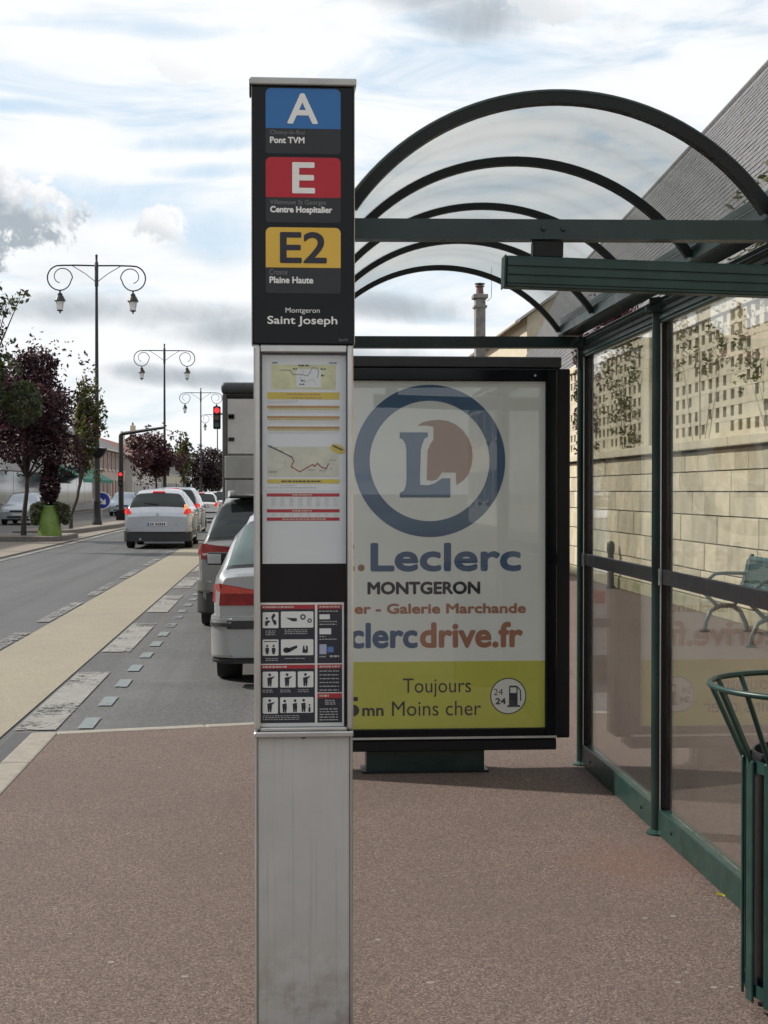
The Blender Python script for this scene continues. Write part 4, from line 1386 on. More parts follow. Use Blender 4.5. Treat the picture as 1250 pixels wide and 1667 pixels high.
    for s in (-1, 1):
        b = B()
        wA = hw * keys_w[0][1]
        if tail == 'block':
            o_ = [(s * wA * 1.005, tz[0]), (s * (wA - 0.42), tz[0] + 0.0), (s * (wA - 0.42), tz[1] - 0.075), (s * wA * 0.985, tz[1])]
            b.prism([(x, -0.012, z) for x, z in o_], (0, 0.10, 0))
            b.prism([(s * wA * 1.0, 0.03, tz[0]), (s * wA * 1.0, 0.03, tz[1]), (s * hw * 0.985, 0.22, tz[1] - 0.02), (s * hw * 0.995, 0.20, tz[0] + 0.02)], (-s * 0.06, 0, 0))
        elif tail == 'wide':
            o_ = [(s * wA * 1.01, tz[0] + 0.02), (s * (wA - 0.34), tz[0] - 0.01), (s * (wA - 0.40), tz[1] - 0.05), (s * wA * 0.99, tz[1])]
            b.prism([(x, -0.012, z) for x, z in o_], (0, 0.12, 0))
            b.prism([(s * wA * 1.0, 0.03, tz[0] + 0.02), (s * wA * 1.0, 0.03, tz[1]), (s * hw * 0.985, 0.28, tz[1] - 0.03), (s * hw * 0.995, 0.26, tz[0] + 0.06)], (-s * 0.06, 0, 0))
        else:
            o_ = [(s * wA * 1.01, tz[0]), (s * (wA - 0.13), tz[0] + 0.01), (s * (wA - 0.10), tz[1] - 0.08), (s * wA * 0.97, tz[1])]
            b.prism([(x, -0.012 + ty, z) for x, z in o_], (0, 0.14, 0))
            b.prism([(s * wA * 1.0, 0.03, tz[0]), (s * wA * 0.99, 0.06, tz[1]), (s * hw * 0.97, 0.24, tz[1] - 0.02), (s * hw * 0.995, 0.26, tz[0] + 0.04)], (-s * 0.06, 0, 0))
        tl = b.build('tail_light', LAMPLIT if brake else LAMPRED, t)
        b = B(); q = (tz[0] * 0.62 + tz[1] * 0.38)
        b.box(min(s * wA * 0.99, s * (wA - 0.3)), max(s * wA * 0.99, s * (wA - 0.3)), -0.016, -0.0125, q - 0.012, q + 0.012)
        if tail == 'block':
            b2 = B(); zc_ = (tz[0] + tz[1]) / 2
            b2.prism([(s * wA * 0.99, -0.0165, zc_ + 0.01), (s * (wA - 0.40), -0.0165, zc_ + 0.004), (s * (wA - 0.40), -0.0165, tz[1] - 0.075), (s * wA * 0.975, -0.0165, tz[1] - 0.008)], (0, 0.004, 0))
            b2.build('upper_lens', mat('upper_lens', (0.46, 0.06, 0.045), 0.12, var=0.15, vs=40, coat=0.5), tl)
        if tail == 'wide':
            b.build('light_divider', mat('reversing_lens', (0.55, 0.42, 0.40), 0.2), tl)
        else:
            b.bm.free()
        if amber and s == 1:
            b = B(); b.box(wA - 0.10, wA - 0.035, -0.02 + ty, 0.05 + ty, tz[1] - 0.02, tz[1] + 0.10, 0.01); b.build('indicator_light', LAMPAMB, t)
        # head lights
        b = B(); wF = hw * keys_w[-1][1]
        b.prism([(s * wF * 1.02, L - 0.10, 0.60), (s * (wF - 0.32), L + 0.008, 0.58), (s * (wF - 0.28), L - 0.02, 0.70), (s * wF * 1.03, L - 0.16, 0.74)], (0, -0.16, 0))
        b.build('headlight', LAMPCLR, t)
        # door handle, seams, mirror
        if face:
            for ya in (L * 0.40, L * 0.62):
                b = B(); x = hw * 0.998; b.box(min(s * x, s * (x + 0.022)), max(s * x, s * (x + 0.022)), ya - 0.17, ya, belt - 0.15, belt - 0.12, 0.006); b.build('door_handle', PLASTIC, t)
            mm = mirror or paintm
            ym = L * 0.66
            b = B(); b.box(min(s * (hw - 0.04), s * (hw + 0.17)), max(s * (hw - 0.04), s * (hw + 0.17)), ym, ym + 0.09, belt - 0.06, belt + 0.06, 0.03, seg=3)
            mo = b.build('wing_mirror', mm, t, True)
            b = B(); b.box(min(s * (hw + 0.03), s * (hw + 0.158)), max(s * (hw + 0.03), s * (hw + 0.158)), ym - 0.004, ym + 0.001, belt - 0.045, belt + 0.045, 0.001)
            b.build('mirror_glass', mat('mirror_glass', (0.55, 0.60, 0.62), 0.05, 0.9, var=0.0), mo)
    # wheels
    wb = B(); wb.lathe([(wr * 0.62, -0.095), (wr * 0.93, -0.10), (wr, -0.07), (wr, 0.07), (wr * 0.93, 0.10), (wr * 0.62, 0.095)], 28, 0, 0, 'x')
    tyre = wb.mesh('tyre', RUBBER, True)
    wb = B(); wb.lathe([(0.03, -0.102), (wr * 0.2, -0.105), (wr * 0.52, -0.088), (wr * 0.60, -0.10), (wr * 0.63, -0.095), (wr * 0.63, 0.095), (0.03, 0.09)], 20, 0, 0, 'x')
    rim = wb.mesh('rim', RIM, True)
    wb = B()
    for i in range(5):
        a = 2 * pi * i / 5
        M = Matrix.Rotation(a, 4, 'X')
        wb.box(-0.107, -0.098, -0.018, 0.018, wr * 0.27, wr * 0.52, 0, M)
    slot = wb.mesh('rim_slot', BLACKM)
    for yw in wheels:
        for s in (-1, 1):
            w = bpy.data.objects.new('wheel', None); COL.objects.link(w); w.parent = t
            w.location = (s * (hw - 0.125), yw, wr); w.rotation_euler = (0, 0, 0 if s < 0 else pi)
            link('tyre', tyre, w); link('rim', rim, w)
            o = link('rim_slots', slot, w); o['kind'] = 'stuff'
    b = B(); b.box(-hw * 0.86, hw * 0.86, 0.12, L - 0.12, 0.19, 0.33); b.build('underbody', BLACKM, t)
    b = B(); b.tube([(-hw * 0.5, -0.03, 0.26), (-hw * 0.5, 0.3, 0.26)], 0.028, 10); b.build('exhaust', ALU, t)
    # plate, badge, high brake light, grille, aerial
    pz = plate or 0.60
    b = B(); b.box(-0.26, 0.26, -0.022 - (0.05 if pz < 0.57 else 0), 0.02, pz - 0.055, pz + 0.055, 0.004); pl = b.build('number_plate', PLATE, t)
    yp = -0.0235 - (0.05 if pz < 0.57 else 0)
    b = B(); b.quad([(-0.258, yp, pz - 0.05), (-0.22, yp, pz - 0.05), (-0.22, yp, pz + 0.05), (-0.258, yp, pz + 0.05)]); b.build('plate_band', SBLUE, pl)
    b = B()
    for i in range(7):
        x = -0.19 + 0.055 * i + (0.03 if i > 1 else 0)
        b.quad([(x, yp, pz - 0.032), (x + 0.032, yp, pz - 0.032), (x + 0.032, yp, pz + 0.032), (x, yp, pz + 0.032)])
    o = b.build('plate_marks', PDARK, pl); o['kind'] = 'stuff'
    b = B(); b.box(-0.26, 0.26, L - 0.02, L + 0.068, 0.42, 0.52, 0.004); b.build('front_plate', PLATE, t)
    b = B(); b.box(-0.36, 0.36, L - 0.06, L + 0.012, 0.585, 0.665, 0.01); b.build('grille', BLACKM, t)
    yt = g1 + 0.05
    zt = interp(keys_top, yt)
    b = B(); b.box(-0.17, 0.17, yt - 0.06, yt + 0.02, zt + 0.012, zt + 0.042, 0.01); b.build('high_brake_light', LAMPLIT if brake else LAMPRED, t)
    b = B(); b.tube([(0, L * 0.35, interp(keys_top, L * 0.35)), (0, L * 0.35 - 0.16, H + 0.20)], 0.006, 6); b.build('aerial', BLACKM, t)
    if spoiler:
        b = B(); b.box(-hw * 0.60, hw * 0.60, g1 - 0.16, g1 + 0.10, H - 0.035, H + 0.0, 0.012); b.build('roof_spoiler', BLACKM, t)
    # panel seams: hatch outline, door gaps, badge, wiper
    b = B(); b.lathe([(0.035, -0.012), (0.035, 0.004)], 12, 0, belt - 0.09, 'y'); b.build('badge', ALUF, t)
    zw = interp(keys_top, g0 + 0.05)
    b = B(); b.tube([(0.02, g0 + 0.01, zw + 0.02), (-hw * 0.40, g0 + 0.06, interp(keys_top, g0 + 0.06) + 0.03)], 0.009, 5); b.build('wiper', BLACKM, t)
    for s in (-1, 1):
        for ya in (L * 0.30, L * 0.475, L * 0.69):
            if any(abs(ya - q) < ra for q in wheels): continue
            b = B(); x = s * hw * 1.0015; b.box(min(x, x - s * 0.012), max(x, x - s * 0.012), ya - 0.004, ya + 0.004, 0.32, belt - 0.06); b.build('door_seam', BLACKM, t)
    if rails:
        for s in (-1, 1):
            b = B(); b.tube([(s * hw * 0.62, 0.75, H - 0.03), (s * hw * 0.62, 0.85, H + 0.035), (s * hw * 0.62, L * 0.55, H + 0.035), (s * hw * 0.62, L * 0.58, H - 0.02)], 0.017, 8); b.build('roof_rail', ALUF, t, True)
    return t


SILVER = paint('silver', (0.40, 0.42, 0.45), 0.6); SILVER2 = paint('warm_silver', (0.36, 0.375, 0.39), 0.6); GREY = paint('grey', (0.20, 0.205, 0.20)); WHITEP = paint('white', (0.62, 0.63, 0.63), 0.0)
PBLUEC = paint('pale_blue', (0.30, 0.34, 0.38)); DKBLUE = paint('slate', (0.13, 0.15, 0.17))

w_hatch = [(0, 0.92), (0.12, 0.965), (0.5, 1.0), (2.6, 1.0), (3.6, 0.97), (3.95, 0.90)]


def zr(z): return z


make_car('parked_hatchback', 'older silver hatchback with black bumper strip parked in the bay nearest the pavement end', (0.285, 11.55, ZR), 0, 3.95, 1.69, 1.38, 0.90, SILVER2,
         [(0, 0.88), (0.10, 0.905), (0.30, 1.13), (0.52, 1.325), (0.72, 1.37), (1.7, 1.38), (2.15, 1.35), (2.95, 0.93), (3.6, 0.80), (3.9, 0.68), (3.95, 0.60)], w_hatch, (0.70, 3.25), 0.29,
         rear_glass=(0.13, 0.50), side_glass=((0.85, 1.45), (1.52, 2.35)), tail='block', tailz=(0.655, 0.825), plate=0.42, trim=PLASTIC, mirror=BLACKM,
         glassm=mat('pale_car_window', (0.10, 0.14, 0.14), 0.08, var=0.15, vs=2, spec=0.6))
make_car('parked_estate', 'grey estate car with roof rails parked between hatchback and lorry', (-0.07, 16.3, ZR), 0, 4.4, 1.76, 1.50, 0.96, GREY,
         [(0, 0.92), (0.10, 0.95), (0.26, 1.18), (0.46, 1.44), (0.62, 1.49), (2.0, 1.50), (2.5, 1.47), (3.3, 1.0), (4.0, 0.88), (4.35, 0.72), (4.4, 0.6)],
         [(0, 0.93), (0.12, 0.97), (0.5, 1.0), (3.0, 1.0), (4.1, 0.96), (4.4, 0.88)], (0.78, 3.45), 0.32, rear_glass=(0.13, 0.44), side_glass=((0.75, 1.45), (1.52, 2.05), (2.12, 2.75)), tail='wide', tailz=(0.78, 0.97), plate=0.70, mirror=BLACKM, rails=True, skirt=0.44, spoiler=True)
sc_top = [(0, 0.86), (0.05, 0.98), (0.12, 1.06), (0.30, 1.31), (0.46, 1.49), (0.66, 1.56), (1.9, 1.60), (2.5, 1.55), (3.5, 1.04), (4.0, 0.93), (4.3, 0.78), (4.34, 0.64)]
sc_w = [(0, 0.90), (0.08, 0.945), (0.25, 0.985), (0.6, 1.0), (3.0, 1.0), (4.0, 0.96), (4.34, 0.86)]
make_car('people_carrier', 'silver people carrier braking in the traffic lane with right indicator lit', (-3.33, 39.6, ZR), 0, 4.34, 1.81, 1.61, 1.02, SILVER, sc_top, sc_w, (0.80, 3.45), 0.325,
         brake=True, amber=True, rear_glass=(0.15, 0.44), side_glass=((0.78, 1.40), (1.48, 2.1), (2.2, 2.95)), tail='corner', tailz=(0.92, 1.08), plate=0.66, skirt=0.46, tumble=0.29, ty=0.04)
make_car('tall_car', 'pale tall car queuing just ahead of the silver people carrier', (-3.5, 47.5, ZR), 0, 4.4, 1.74, 1.66, 1.04, PBLUEC,
         [(0, 0.98), (0.08, 1.03), (0.2, 1.3), (0.34, 1.58), (0.5, 1.64), (2.4, 1.66), (2.9, 1.60), (3.6, 1.10), (4.1, 0.95), (4.36, 0.78), (4.4, 0.64)], sc_w, (0.80, 3.5), 0.33, brake=True, rear_glass=(0.10, 0.34), side_glass=((0.7, 1.5), (1.6, 2.2)), tail='corner', tailz=(0.9, 1.15))
make_car('white_hatchback', 'small white hatchback queuing before the far traffic lights', (-3.95, 71.5, ZR), 0, 3.95, 1.70, 1.46, 0.95, WHITEP,
         [(0, 0.92), (0.10, 0.95), (0.28, 1.2), (0.48, 1.41), (0.68, 1.45), (1.8, 1.46), (2.2, 1.42), (3.0, 0.98), (3.6, 0.86), (3.9, 0.72), (3.95, 0.62)], w_hatch, (0.70, 3.25), 0.30, rear_glass=(0.13, 0.46), side_glass=((0.85, 1.45), (1.52, 2.35)), tail='corner', tailz=(0.80, 1.0), brake=True)
make_car('far_white_car', 'white car farthest along in the queue, mostly hidden by other traffic', (-3.45, 81, ZR), 0, 4.1, 1.74, 1.50, 0.96, WHITEP,
         [(0, 0.94), (0.10, 0.97), (0.26, 1.22), (0.46, 1.45), (0.66, 1.49), (1.9, 1.50), (2.3, 1.45), (3.1, 0.98), (3.7, 0.86), (4.05, 0.72), (4.1, 0.62)], w_hatch[:-1] + [(4.1, 0.9)], (0.74, 3.3), 0.31, rear_glass=(0.13, 0.46), side_glass=((0.85, 1.45), (1.52, 2.35)), tail='corner', tailz=(0.82, 1.0))
make_car('oncoming_silver_car', 'silver blue car parked on the side road behind the plum tree, headlights towards us', (-12.0, 72.2, ZR), pi, 4.3, 1.74, 1.46, 0.93, PBLUEC,
         [(0, 0.92), (0.3, 0.96), (0.7, 1.2), (1.1, 1.42), (1.4, 1.455), (2.2, 1.46), (2.6, 1.41), (3.3, 0.96), (3.9, 0.84), (4.25, 0.70), (4.3, 0.6)], sc_w, (0.78, 3.45), 0.31, rear_glass=(0.35, 1.0), side_glass=((1.2, 1.7), (1.78, 2.6)))
make_car('pale_blue_car', 'pale blue car with its headlights towards us beyond the cranked traffic mast', (-9.9, 96, ZR), pi, 4.1, 1.72, 1.46, 0.93, paint('light_blue', (0.34, 0.40, 0.46)),
         [(0, 0.92), (0.3, 0.96), (0.7, 1.2), (1.1, 1.42), (1.4, 1.455), (2.2, 1.46), (2.6, 1.41), (3.2, 0.96), (3.8, 0.84), (4.05, 0.70), (4.1, 0.6)], w_hatch[:-1] + [(4.1, 0.9)], (0.78, 3.3), 0.31, rear_glass=(0.35, 1.0), side_glass=((1.2, 1.7), (1.78, 2.6)))


# ================================================================== LORRY
def make_lorry():
    YR = 25.0
    t = thing('box_lorry', 'grey box lorry with folded tail lift parked ahead of the estate car', 'lorry', (0.10, YR, ZR))
    xl = onY(362, VPY, YR).x - 0.10
    hw = -xl
    ztop = onY(385, 622, YR).z - ZR
    zl = onY(385, 742, YR).z - ZR
    BOX = mat('lorry_panel', (0.45, 0.445, 0.43), 0.5, var=0.08, vs=2, tint=(0.36, 0.35, 0.33), tf=0.5, ts=1.5)
    CURT = mat('lorry_curtain', (0.26, 0.26, 0.245), 0.6, var=0.15, vs=3, tint=(0.18, 0.18, 0.17), tf=0.6, ts=3)
    b = B(); b.box(-hw + 0.02, hw - 0.02, 0.08, 7.2, 1.0, ztop - 0.12, 0.03); b.build('cargo_box', BOX, t)
    b = B(); b.box(-hw - 0.02, hw + 0.02, -0.03, 7.25, ztop - 0.20, ztop, 0.08, seg=3); b.build('roof_cap', mat('lorry_roof', (0.03, 0.032, 0.034), 0.45, var=0.2), t, True)
    for s in (-1, 1):
        b = B(); b.box(min(s * hw, s * (hw - 0.075)), max(s * hw, s * (hw - 0.075)), -0.01, 0.08, 0.62, ztop - 0.2, 0.012); b.build('corner_post', mat('lorry_post', (0.06, 0.062, 0.064), 0.5, var=0.2), t)
    b = B(); b.box(-hw + 0.08, hw - 0.08, 0.01, 0.078, ztop - 0.27, ztop - 0.215, 0.008); b.build('header_bar', BLACKM, t)
    for s in (-1, 1):
        x0, x1 = (-hw + 0.08, -0.005) if s < 0 else (0.005, hw - 0.08)
        b = B(); b.box(x0, x1, 0.02, 0.078, zl + 0.03, ztop - 0.28, 0.01); d = b.build('rear_door', BOX, t)
        for z in (zl + 0.25, (zl + ztop) / 2, ztop - 0.6):
            xx = x0 + 0.02 if s < 0 else x1 - 0.12
            b = B(); b.box(xx, xx + 0.10, -0.002, 0.019, z, z + 0.06, 0.005); b.build('hinge', BLACKM, d)
        b = B(); b.tube([(s * 0.12, 0.0, zl + 0.05), (s * 0.12, 0.0, ztop - 0.3)], 0.014, 8); b.build('lock_rod', ALU, d)
    zz = [onY(385, v, YR).z - ZR for v in (745, 780)]
    b = B(); b.box(-hw + 0.04, hw - 0.04, -0.05, 0.03, zz[1] + 0.012, zl - 0.005, 0.01); b.build('tail_lift', CURT, t)
    b = B(); b.box(-hw + 0.05, hw - 0.05, -0.04, 0.03, 0.80, zz[1] - 0.012, 0.01); tl = b.build('tail_lift', mat('lorry_lift_lower', (0.24, 0.24, 0.235), 0.6, var=0.2, vs=3), t)
    b = B()
    for i in range(5):
        x = -hw + 0.35 + 0.3 * i
        b.prism([(x, -0.043, 0.85), (x + 0.03, -0.043, 0.85), (x + 0.03 - 0.12, -0.043, zz[1] - 0.05), (x - 0.15, -0.043, zz[1] - 0.05)], (0, 0.004, 0))
    o = b.build('dirt_ribs', CURT, tl); o['kind'] = 'stuff'
    b = B(); b.box(-hw + 0.1, hw - 0.1, -0.06, 0.06, 0.45, 0.60, 0.02); b.build('rear_bar', BLACKM, t)
    for s in (-1, 1):
        b = B(); b.box(min(s * (hw - 0.12), s * (hw - 0.40)), max(s * (hw - 0.12), s * (hw - 0.40)), -0.075, -0.02, 0.62, 0.74, 0.01); b.build('tail_light', LAMPRED, t)
    b = B(); b.box(-hw * 0.5, hw * 0.5, 0.1, 8.2, 0.55, 1.0, 0.02); b.build('chassis', BLACKM, t)
    b = B(); b.box(-hw + 0.06, hw - 0.06, 7.35, 9.2, 0.55, 2.35, 0.16, seg=3); cb = b.build('cab', WHITEP, t, True)
    b = B(); b.box(-hw + 0.16, hw - 0.16, 9.19, 9.21, 1.45, 2.15, 0.005); b.build('windscreen', CARGLASS, cb)
    wb = B(); wb.lathe([(0.24, -0.12), (0.40, -0.13), (0.43, -0.10), (0.43, 0.10), (0.40, 0.13), (0.24, 0.12)], 28, 0, 0, 'x'); ty = wb.mesh('tyre', RUBBER, True)
    wb = B(); wb.lathe([(0.03, -0.10), (0.2, -0.08), (0.245, -0.125), (0.245, 0.125), (0.03, 0.08)], 20, 0, 0, 'x'); rm = wb.mesh('rim', RIM, True)
    for y in (1.6, 7.9):
        for s in (-1, 1):
            w = bpy.data.objects.new('wheel', None); COL.objects.link(w); w.parent = t; w.location = (s * (hw - 0.2), y, 0.43)
            link('tyre', ty, w); link('rim', rm, w)
    return t


make_lorry()

# ================================================================== STREET LAMPS
IRON = mat('lamp_iron', (0.009, 0.010, 0.012), 0.5, var=0.25, vs=3)
OPAL = mat('lantern_glass', (0.85, 0.86, 0.86), 0.25, var=0.1, translucent=0.5)


def make_lamp():
    t = thing('street_lamp', '', 'street lamp', (0, 0, 0), 0, 'double armed street lamps along the island')
    Hh = 10.9
    b = B(); b.lathe([(0.20, 0), (0.20, 0.10), (0.16, 0.2), (0.13, 0.9), (0.145, 0.95), (0.125, 1.0), (0.12, 2.6), (0.10, 2.75), (0.10, 3.3), (0.085, 3.4), (0.055, Hh - 1.3), (0.075, Hh - 1.3), (0.075, Hh - 0.35), (0.045, Hh - 0.3), (0.045, Hh - 0.1), (0.06, Hh - 0.06), (0.001, Hh)], 16)
    b.build('pole', IRON, t, True)
    zc = Hh - 0.47
    for s in (-1, 1):
        pts = [(s * 0.06, 0, zc), (s * 0.8, 0, zc + 0.01), (s * 1.35, 0, zc)]
        cx, cz, r = 1.45, zc - 0.50, 0.50
        for i in range(1, 34):
            a = pi / 2 - i * (2 * pi * 1.45 / 33)
            rr = r * (1 - 0.55 * max(0, (i - 12) / 21))
            if i <= 16:
                x = cx + rr * cos(a); z = cz + rr * sin(a)
            else:
                x = cx - 0.06 + rr * cos(a); z = cz + 0.02 + rr * sin(a)
            pts.append((s * x, 0, z))
        b = B(); b.tube(pts, [0.032] * 3 + [0.03 - 0.014 * i / 33 for i in range(33)], 8); b.build('scroll_arm', IRON, t, True)
        b = B(); b.tube([(s * 0.07, 0, zc - 0.62), (s * 0.45, 0, zc - 0.32), (s * 0.95, 0, zc - 0.02)], 0.016, 6); b.build('brace', IRON, t, True)
        b = B(); b.lathe([(0.001, 0.0), (0.04, -0.02), (0.03, -0.10), (0.10, -0.16), (0.10, -0.22), (0.13, -0.24), (0.22, -0.42), (0.22, -0.46), (0.02, -0.46)], 12)
        ln = b.build('lantern', IRON, t, False, (s * 1.45, 0, zc - 0.98))
        b = B(); b.lathe([(0.175, -0.465), (0.115, -0.80), (0.02, -0.84)], 6); b.build('lantern_glass', OPAL, ln)
        for j in range(4):
            a = 2 * pi * (j + 0.5) / 4
            b = B(); b.tube([(0.185 * cos(a), 0.185 * sin(a), -0.46), (0.122 * cos(a), 0.122 * sin(a), -0.81)], 0.008, 5); b.build('glazing_bar', IRON, ln)
        b = B(); b.lathe([(0.13, -0.81), (0.13, -0.83), (0.03, -0.87), (0.035, -0.91), (0.001, -0.96)], 10); b.build('finial', IRON, ln)
    b = B(); b.lathe([(0.13, 2.70), (0.30, 2.86), (0.40, 3.05), (0.40, 3.10), (0.10, 3.12)], 18); b.build('flower_ring', BLACKM, t, True)
    return t


lamp = make_lamp()
lamp.location = (onY(158, VPY, 60).x, 60, 0.06)
lamp['label'] = 'double armed lamp post with scrolled arms and hanging lanterns, rising beside the blue arrow sign'
for x, Y, lb in ((268, 96, 'double armed lamp post with hanging lanterns, rising from behind the queuing people carrier'), (327, 137, 'double armed lamp post with hanging lanterns, rising from the far dark plum tree'), (354, 176, 'most distant double armed lamp post, seen just beside the lorry roof')):
    o = copy_tree(lamp); o.location = (onY(x, VPY, Y).x, Y, 0.06); o['label'] = lb


# ================================================================== TREES
BARK = mat('bark', (0.060, 0.050, 0.042), 0.9, var=0.35, vs=12, bump=0.6, bs=30)
PLUM = [mat('plum_leaf', (0.030, 0.010, 0.016), 0.5, var=0.45, vs=1.3, translucent=0.22), mat('plum_leaf_red', (0.075, 0.016, 0.020), 0.5, var=0.4, vs=1.5, translucent=0.25)]
LEAF = [mat('green_leaf', (0.055, 0.075, 0.016), 0.5, var=0.4, vs=1.3, translucent=0.35), mat('yellow_green_leaf', (0.13, 0.125, 0.03), 0.5, var=0.3, vs=1.5, translucent=0.4)]
DKLEAF = [mat('dark_leaf', (0.022, 0.035, 0.012), 0.55, var=0.4, vs=1.3, translucent=0.2), mat('mid_leaf', (0.05, 0.06, 0.02), 0.55, var=0.4, vs=1.5, translucent=0.25)]


def leaves(clumps, n, size, rng, out_v, out_f, out_m, ratio=0.3, stretch=1.6):
    tot = sum(c[3] * c[4] * c[5] for c in clumps)
    for (cx, cyy, cz, rx, ry, rz) in clumps:
        k = max(6, int(n * rx * ry * rz / tot))
        for _ in range(k):
            while True:
                u = Vector((rng.uniform(-1, 1), rng.uniform(-1, 1), rng.uniform(-1, 1)))
                if u.length < 1: break
            if u.length > 0.01:
                u = u.normalized() * (u.length ** 0.6)
            p = Vector((cx + u.x * rx, cyy + u.y * ry, cz + u.z * rz))
            s = size * rng.uniform(0.6, 1.3)
            d = Vector((rng.gauss(0, 1), rng.gauss(0, 1), rng.gauss(0, 0.8))).normalized()
            e = d.cross(Vector((rng.gauss(0, 1), rng.gauss(0, 1), rng.gauss(0, 1)))).normalized()
            nrm = d.cross(e)
            i = len(out_v)
            out_v += [p - d * s * stretch * 0.5, p + e * s * 0.36 + nrm * s * 0.1, p + d * s * stretch * 0.5, p - e * s * 0.36 + nrm * s * 0.1]
            out_f.append((i, i + 1, i + 2, i + 3))
            out_m.append(1 if rng.random() < ratio else 0)


def make_tree(name, label, loc, trunk_h, crown, mats, nleaf, size, seed, tr=0.09, group=None, lean=(0, 0), nclump=26, ratio=0.3, extra=()):
    """crown: (cx,cy,cz,rx,ry,rz) relative to the base"""
    rng = random.Random(seed)
    t = thing(name, label, 'tree', loc, 0, group)
    cx, cyy, cz, rx, ry, rz = crown
    b = B()
    top = Vector((cx * 0.5 + lean[0], cyy * 0.5 + lean[1], trunk_h))
    b.tube([(0, 0, -0.05), (0.01, 0, trunk_h * 0.3), top * 0.7 + Vector((0.02, 0, 0)), top], [tr * 1.25, tr, tr * 0.85, tr * 0.7], 10)
    cl = []
    for i in range(nclump):
        while True:
            u = Vector((rng.uniform(-1, 1), rng.uniform(-1, 1), rng.uniform(-1, 1)))
            if 0.15 < u.length < 1: break
        u = u.normalized() * (0.35 + 0.6 * rng.random() ** 0.7)
        f = rng.uniform(0.20, 0.38)
        cl.append((cx + u.x * rx, cyy + u.y * ry, cz + u.z * rz, rx * f, ry * f, rz * f * 0.9))
    cl += list(extra)
    for (x, y, z, *_r) in cl[:16] + list(extra):
        a = top.copy(); e = Vector((x, y, z))
        m = (a + e) / 2 + Vector((rng.uniform(-0.1, 0.1), rng.uniform(-0.1, 0.1), 0.12 * (e - a).length))
        b.tube([a - Vector((0, 0, 0.15)), m, e], [tr * 0.5, tr * 0.28, tr * 0.10], 6)
    b.build('trunk', BARK, t, True)
    V, F, Mi = [], [], []
    leaves(cl + [(cx, cyy, cz, rx * 0.62, ry * 0.62, rz * 0.62)], nleaf, size, rng, V, F, Mi, ratio)
    # stray twigs of leaves
    for _ in range(int(nclump * 1.4)):
        u = Vector((rng.gauss(0, 1), rng.gauss(0, 1), rng.gauss(0.2, 1))).normalized()
        k = rng.uniform(0.92, 1.18)
        p = (cx + u.x * rx * k, cyy + u.y * ry * k, cz + u.z * rz * k, 0.10 * rx + 0.05, 0.10 * ry + 0.05, 0.13 * rz)
        leaves([p], 10, size, rng, V, F, Mi, ratio)
    o = pydata('crown', V, F, mats, t)
    o.data.polygons.foreach_set('material_index', Mi)
    return t


def row_x(px, Y): return onY(px, VPY, Y).x


g_pl = 'purple leaved plum trees along the islands'
make_tree('plum_tree', 'large dark purple plum tree standing beside the lime green planter', (row_x(38, 46), 46, 0.07), 1.9, (0.22, 0, 3.95, 1.95, 1.5, 1.95), PLUM, 15500, 0.10, 11, 0.075, g_pl, nclump=36)
make_tree('young_tree', 'slim yellow green young tree in front of the lamp post', (row_x(115, 54), 54, 0.07), 1.6, (0.62, 0, 3.6, 0.62, 0.6, 1.9), [LEAF[1], LEAF[0]], 3000, 0.11, 12, 0.065, nclump=18, ratio=0.5)
make_tree('green_tree', 'yellowish green tree at the end of the side road island', (row_x(-60, 38), 38, 0.07), 2.2, (0.50, 0, 4.3, 0.80, 1.2, 1.15), [LEAF[0], DKLEAF[0]], 4200, 0.10, 13, 0.09, ratio=0.5,
          extra=[(0.9, 0, 5.7, 0.22, 0.2, 0.5), (1.1, 0, 6.1, 0.25, 0.2, 0.3), (1.45, 0, 6.3, 0.22, 0.2, 0.2), (0.8, 0, 6.55, 0.25, 0.2, 0.15), (1.5, 0, 3.6, 0.5, 0.5, 0.6)])
make_tree('plum_tree', 'purple plum tree rising beyond the roof of the silver people carrier', (row_x(254, 92), 92, 0.07), 2.3, (0.0, 0, 3.55, 1.85, 1.8, 1.75), PLUM, 5200, 0.15, 14, 0.08, g_pl, ratio=0.55)
make_tree('plum_tree', 'nearly black plum tree beneath the distant lamps, the last of the plum trees', (row_x(333, 140), 140, 0.07), 2.2, (0.0, 0, 3.3, 1.95, 1.9, 2.1), [PLUM[0], PLUM[0]], 4200, 0.2, 15, 0.09, g_pl)
make_tree('distant_tree', 'slim distant green tree between the two far plum trees', (row_x(299, 118), 118, 0.07), 2.0, (0, 0, 4.0, 0.7, 0.7, 1.7), LEAF, 1500, 0.2, 16, 0.08)
make_tree('distant_tree', 'low dark tree closing the street beyond the queue', (row_x(345, 215), 215, ZR), 2.0, (0, 0, 4.2, 3.6, 3, 3.2), DKLEAF, 3500, 0.34, 17, 0.15)
make_tree('distant_tree', 'broad dark tree at the far end of the avenue behind the white wall', (row_x(270, 230), 230, ZR), 2.5, (0, 0, 4.6, 4.0, 3, 3.0), DKLEAF, 3500, 0.34, 18, 0.15)
make_tree('conifer', 'dark green conifer behind the silver blue car', (row_x(2, 86), 86, 0.02), 1.0, (0, 0, 3.2, 1.2, 1.2, 2.9), DKLEAF, 4200, 0.15, 19, 0.12, ratio=0.15)
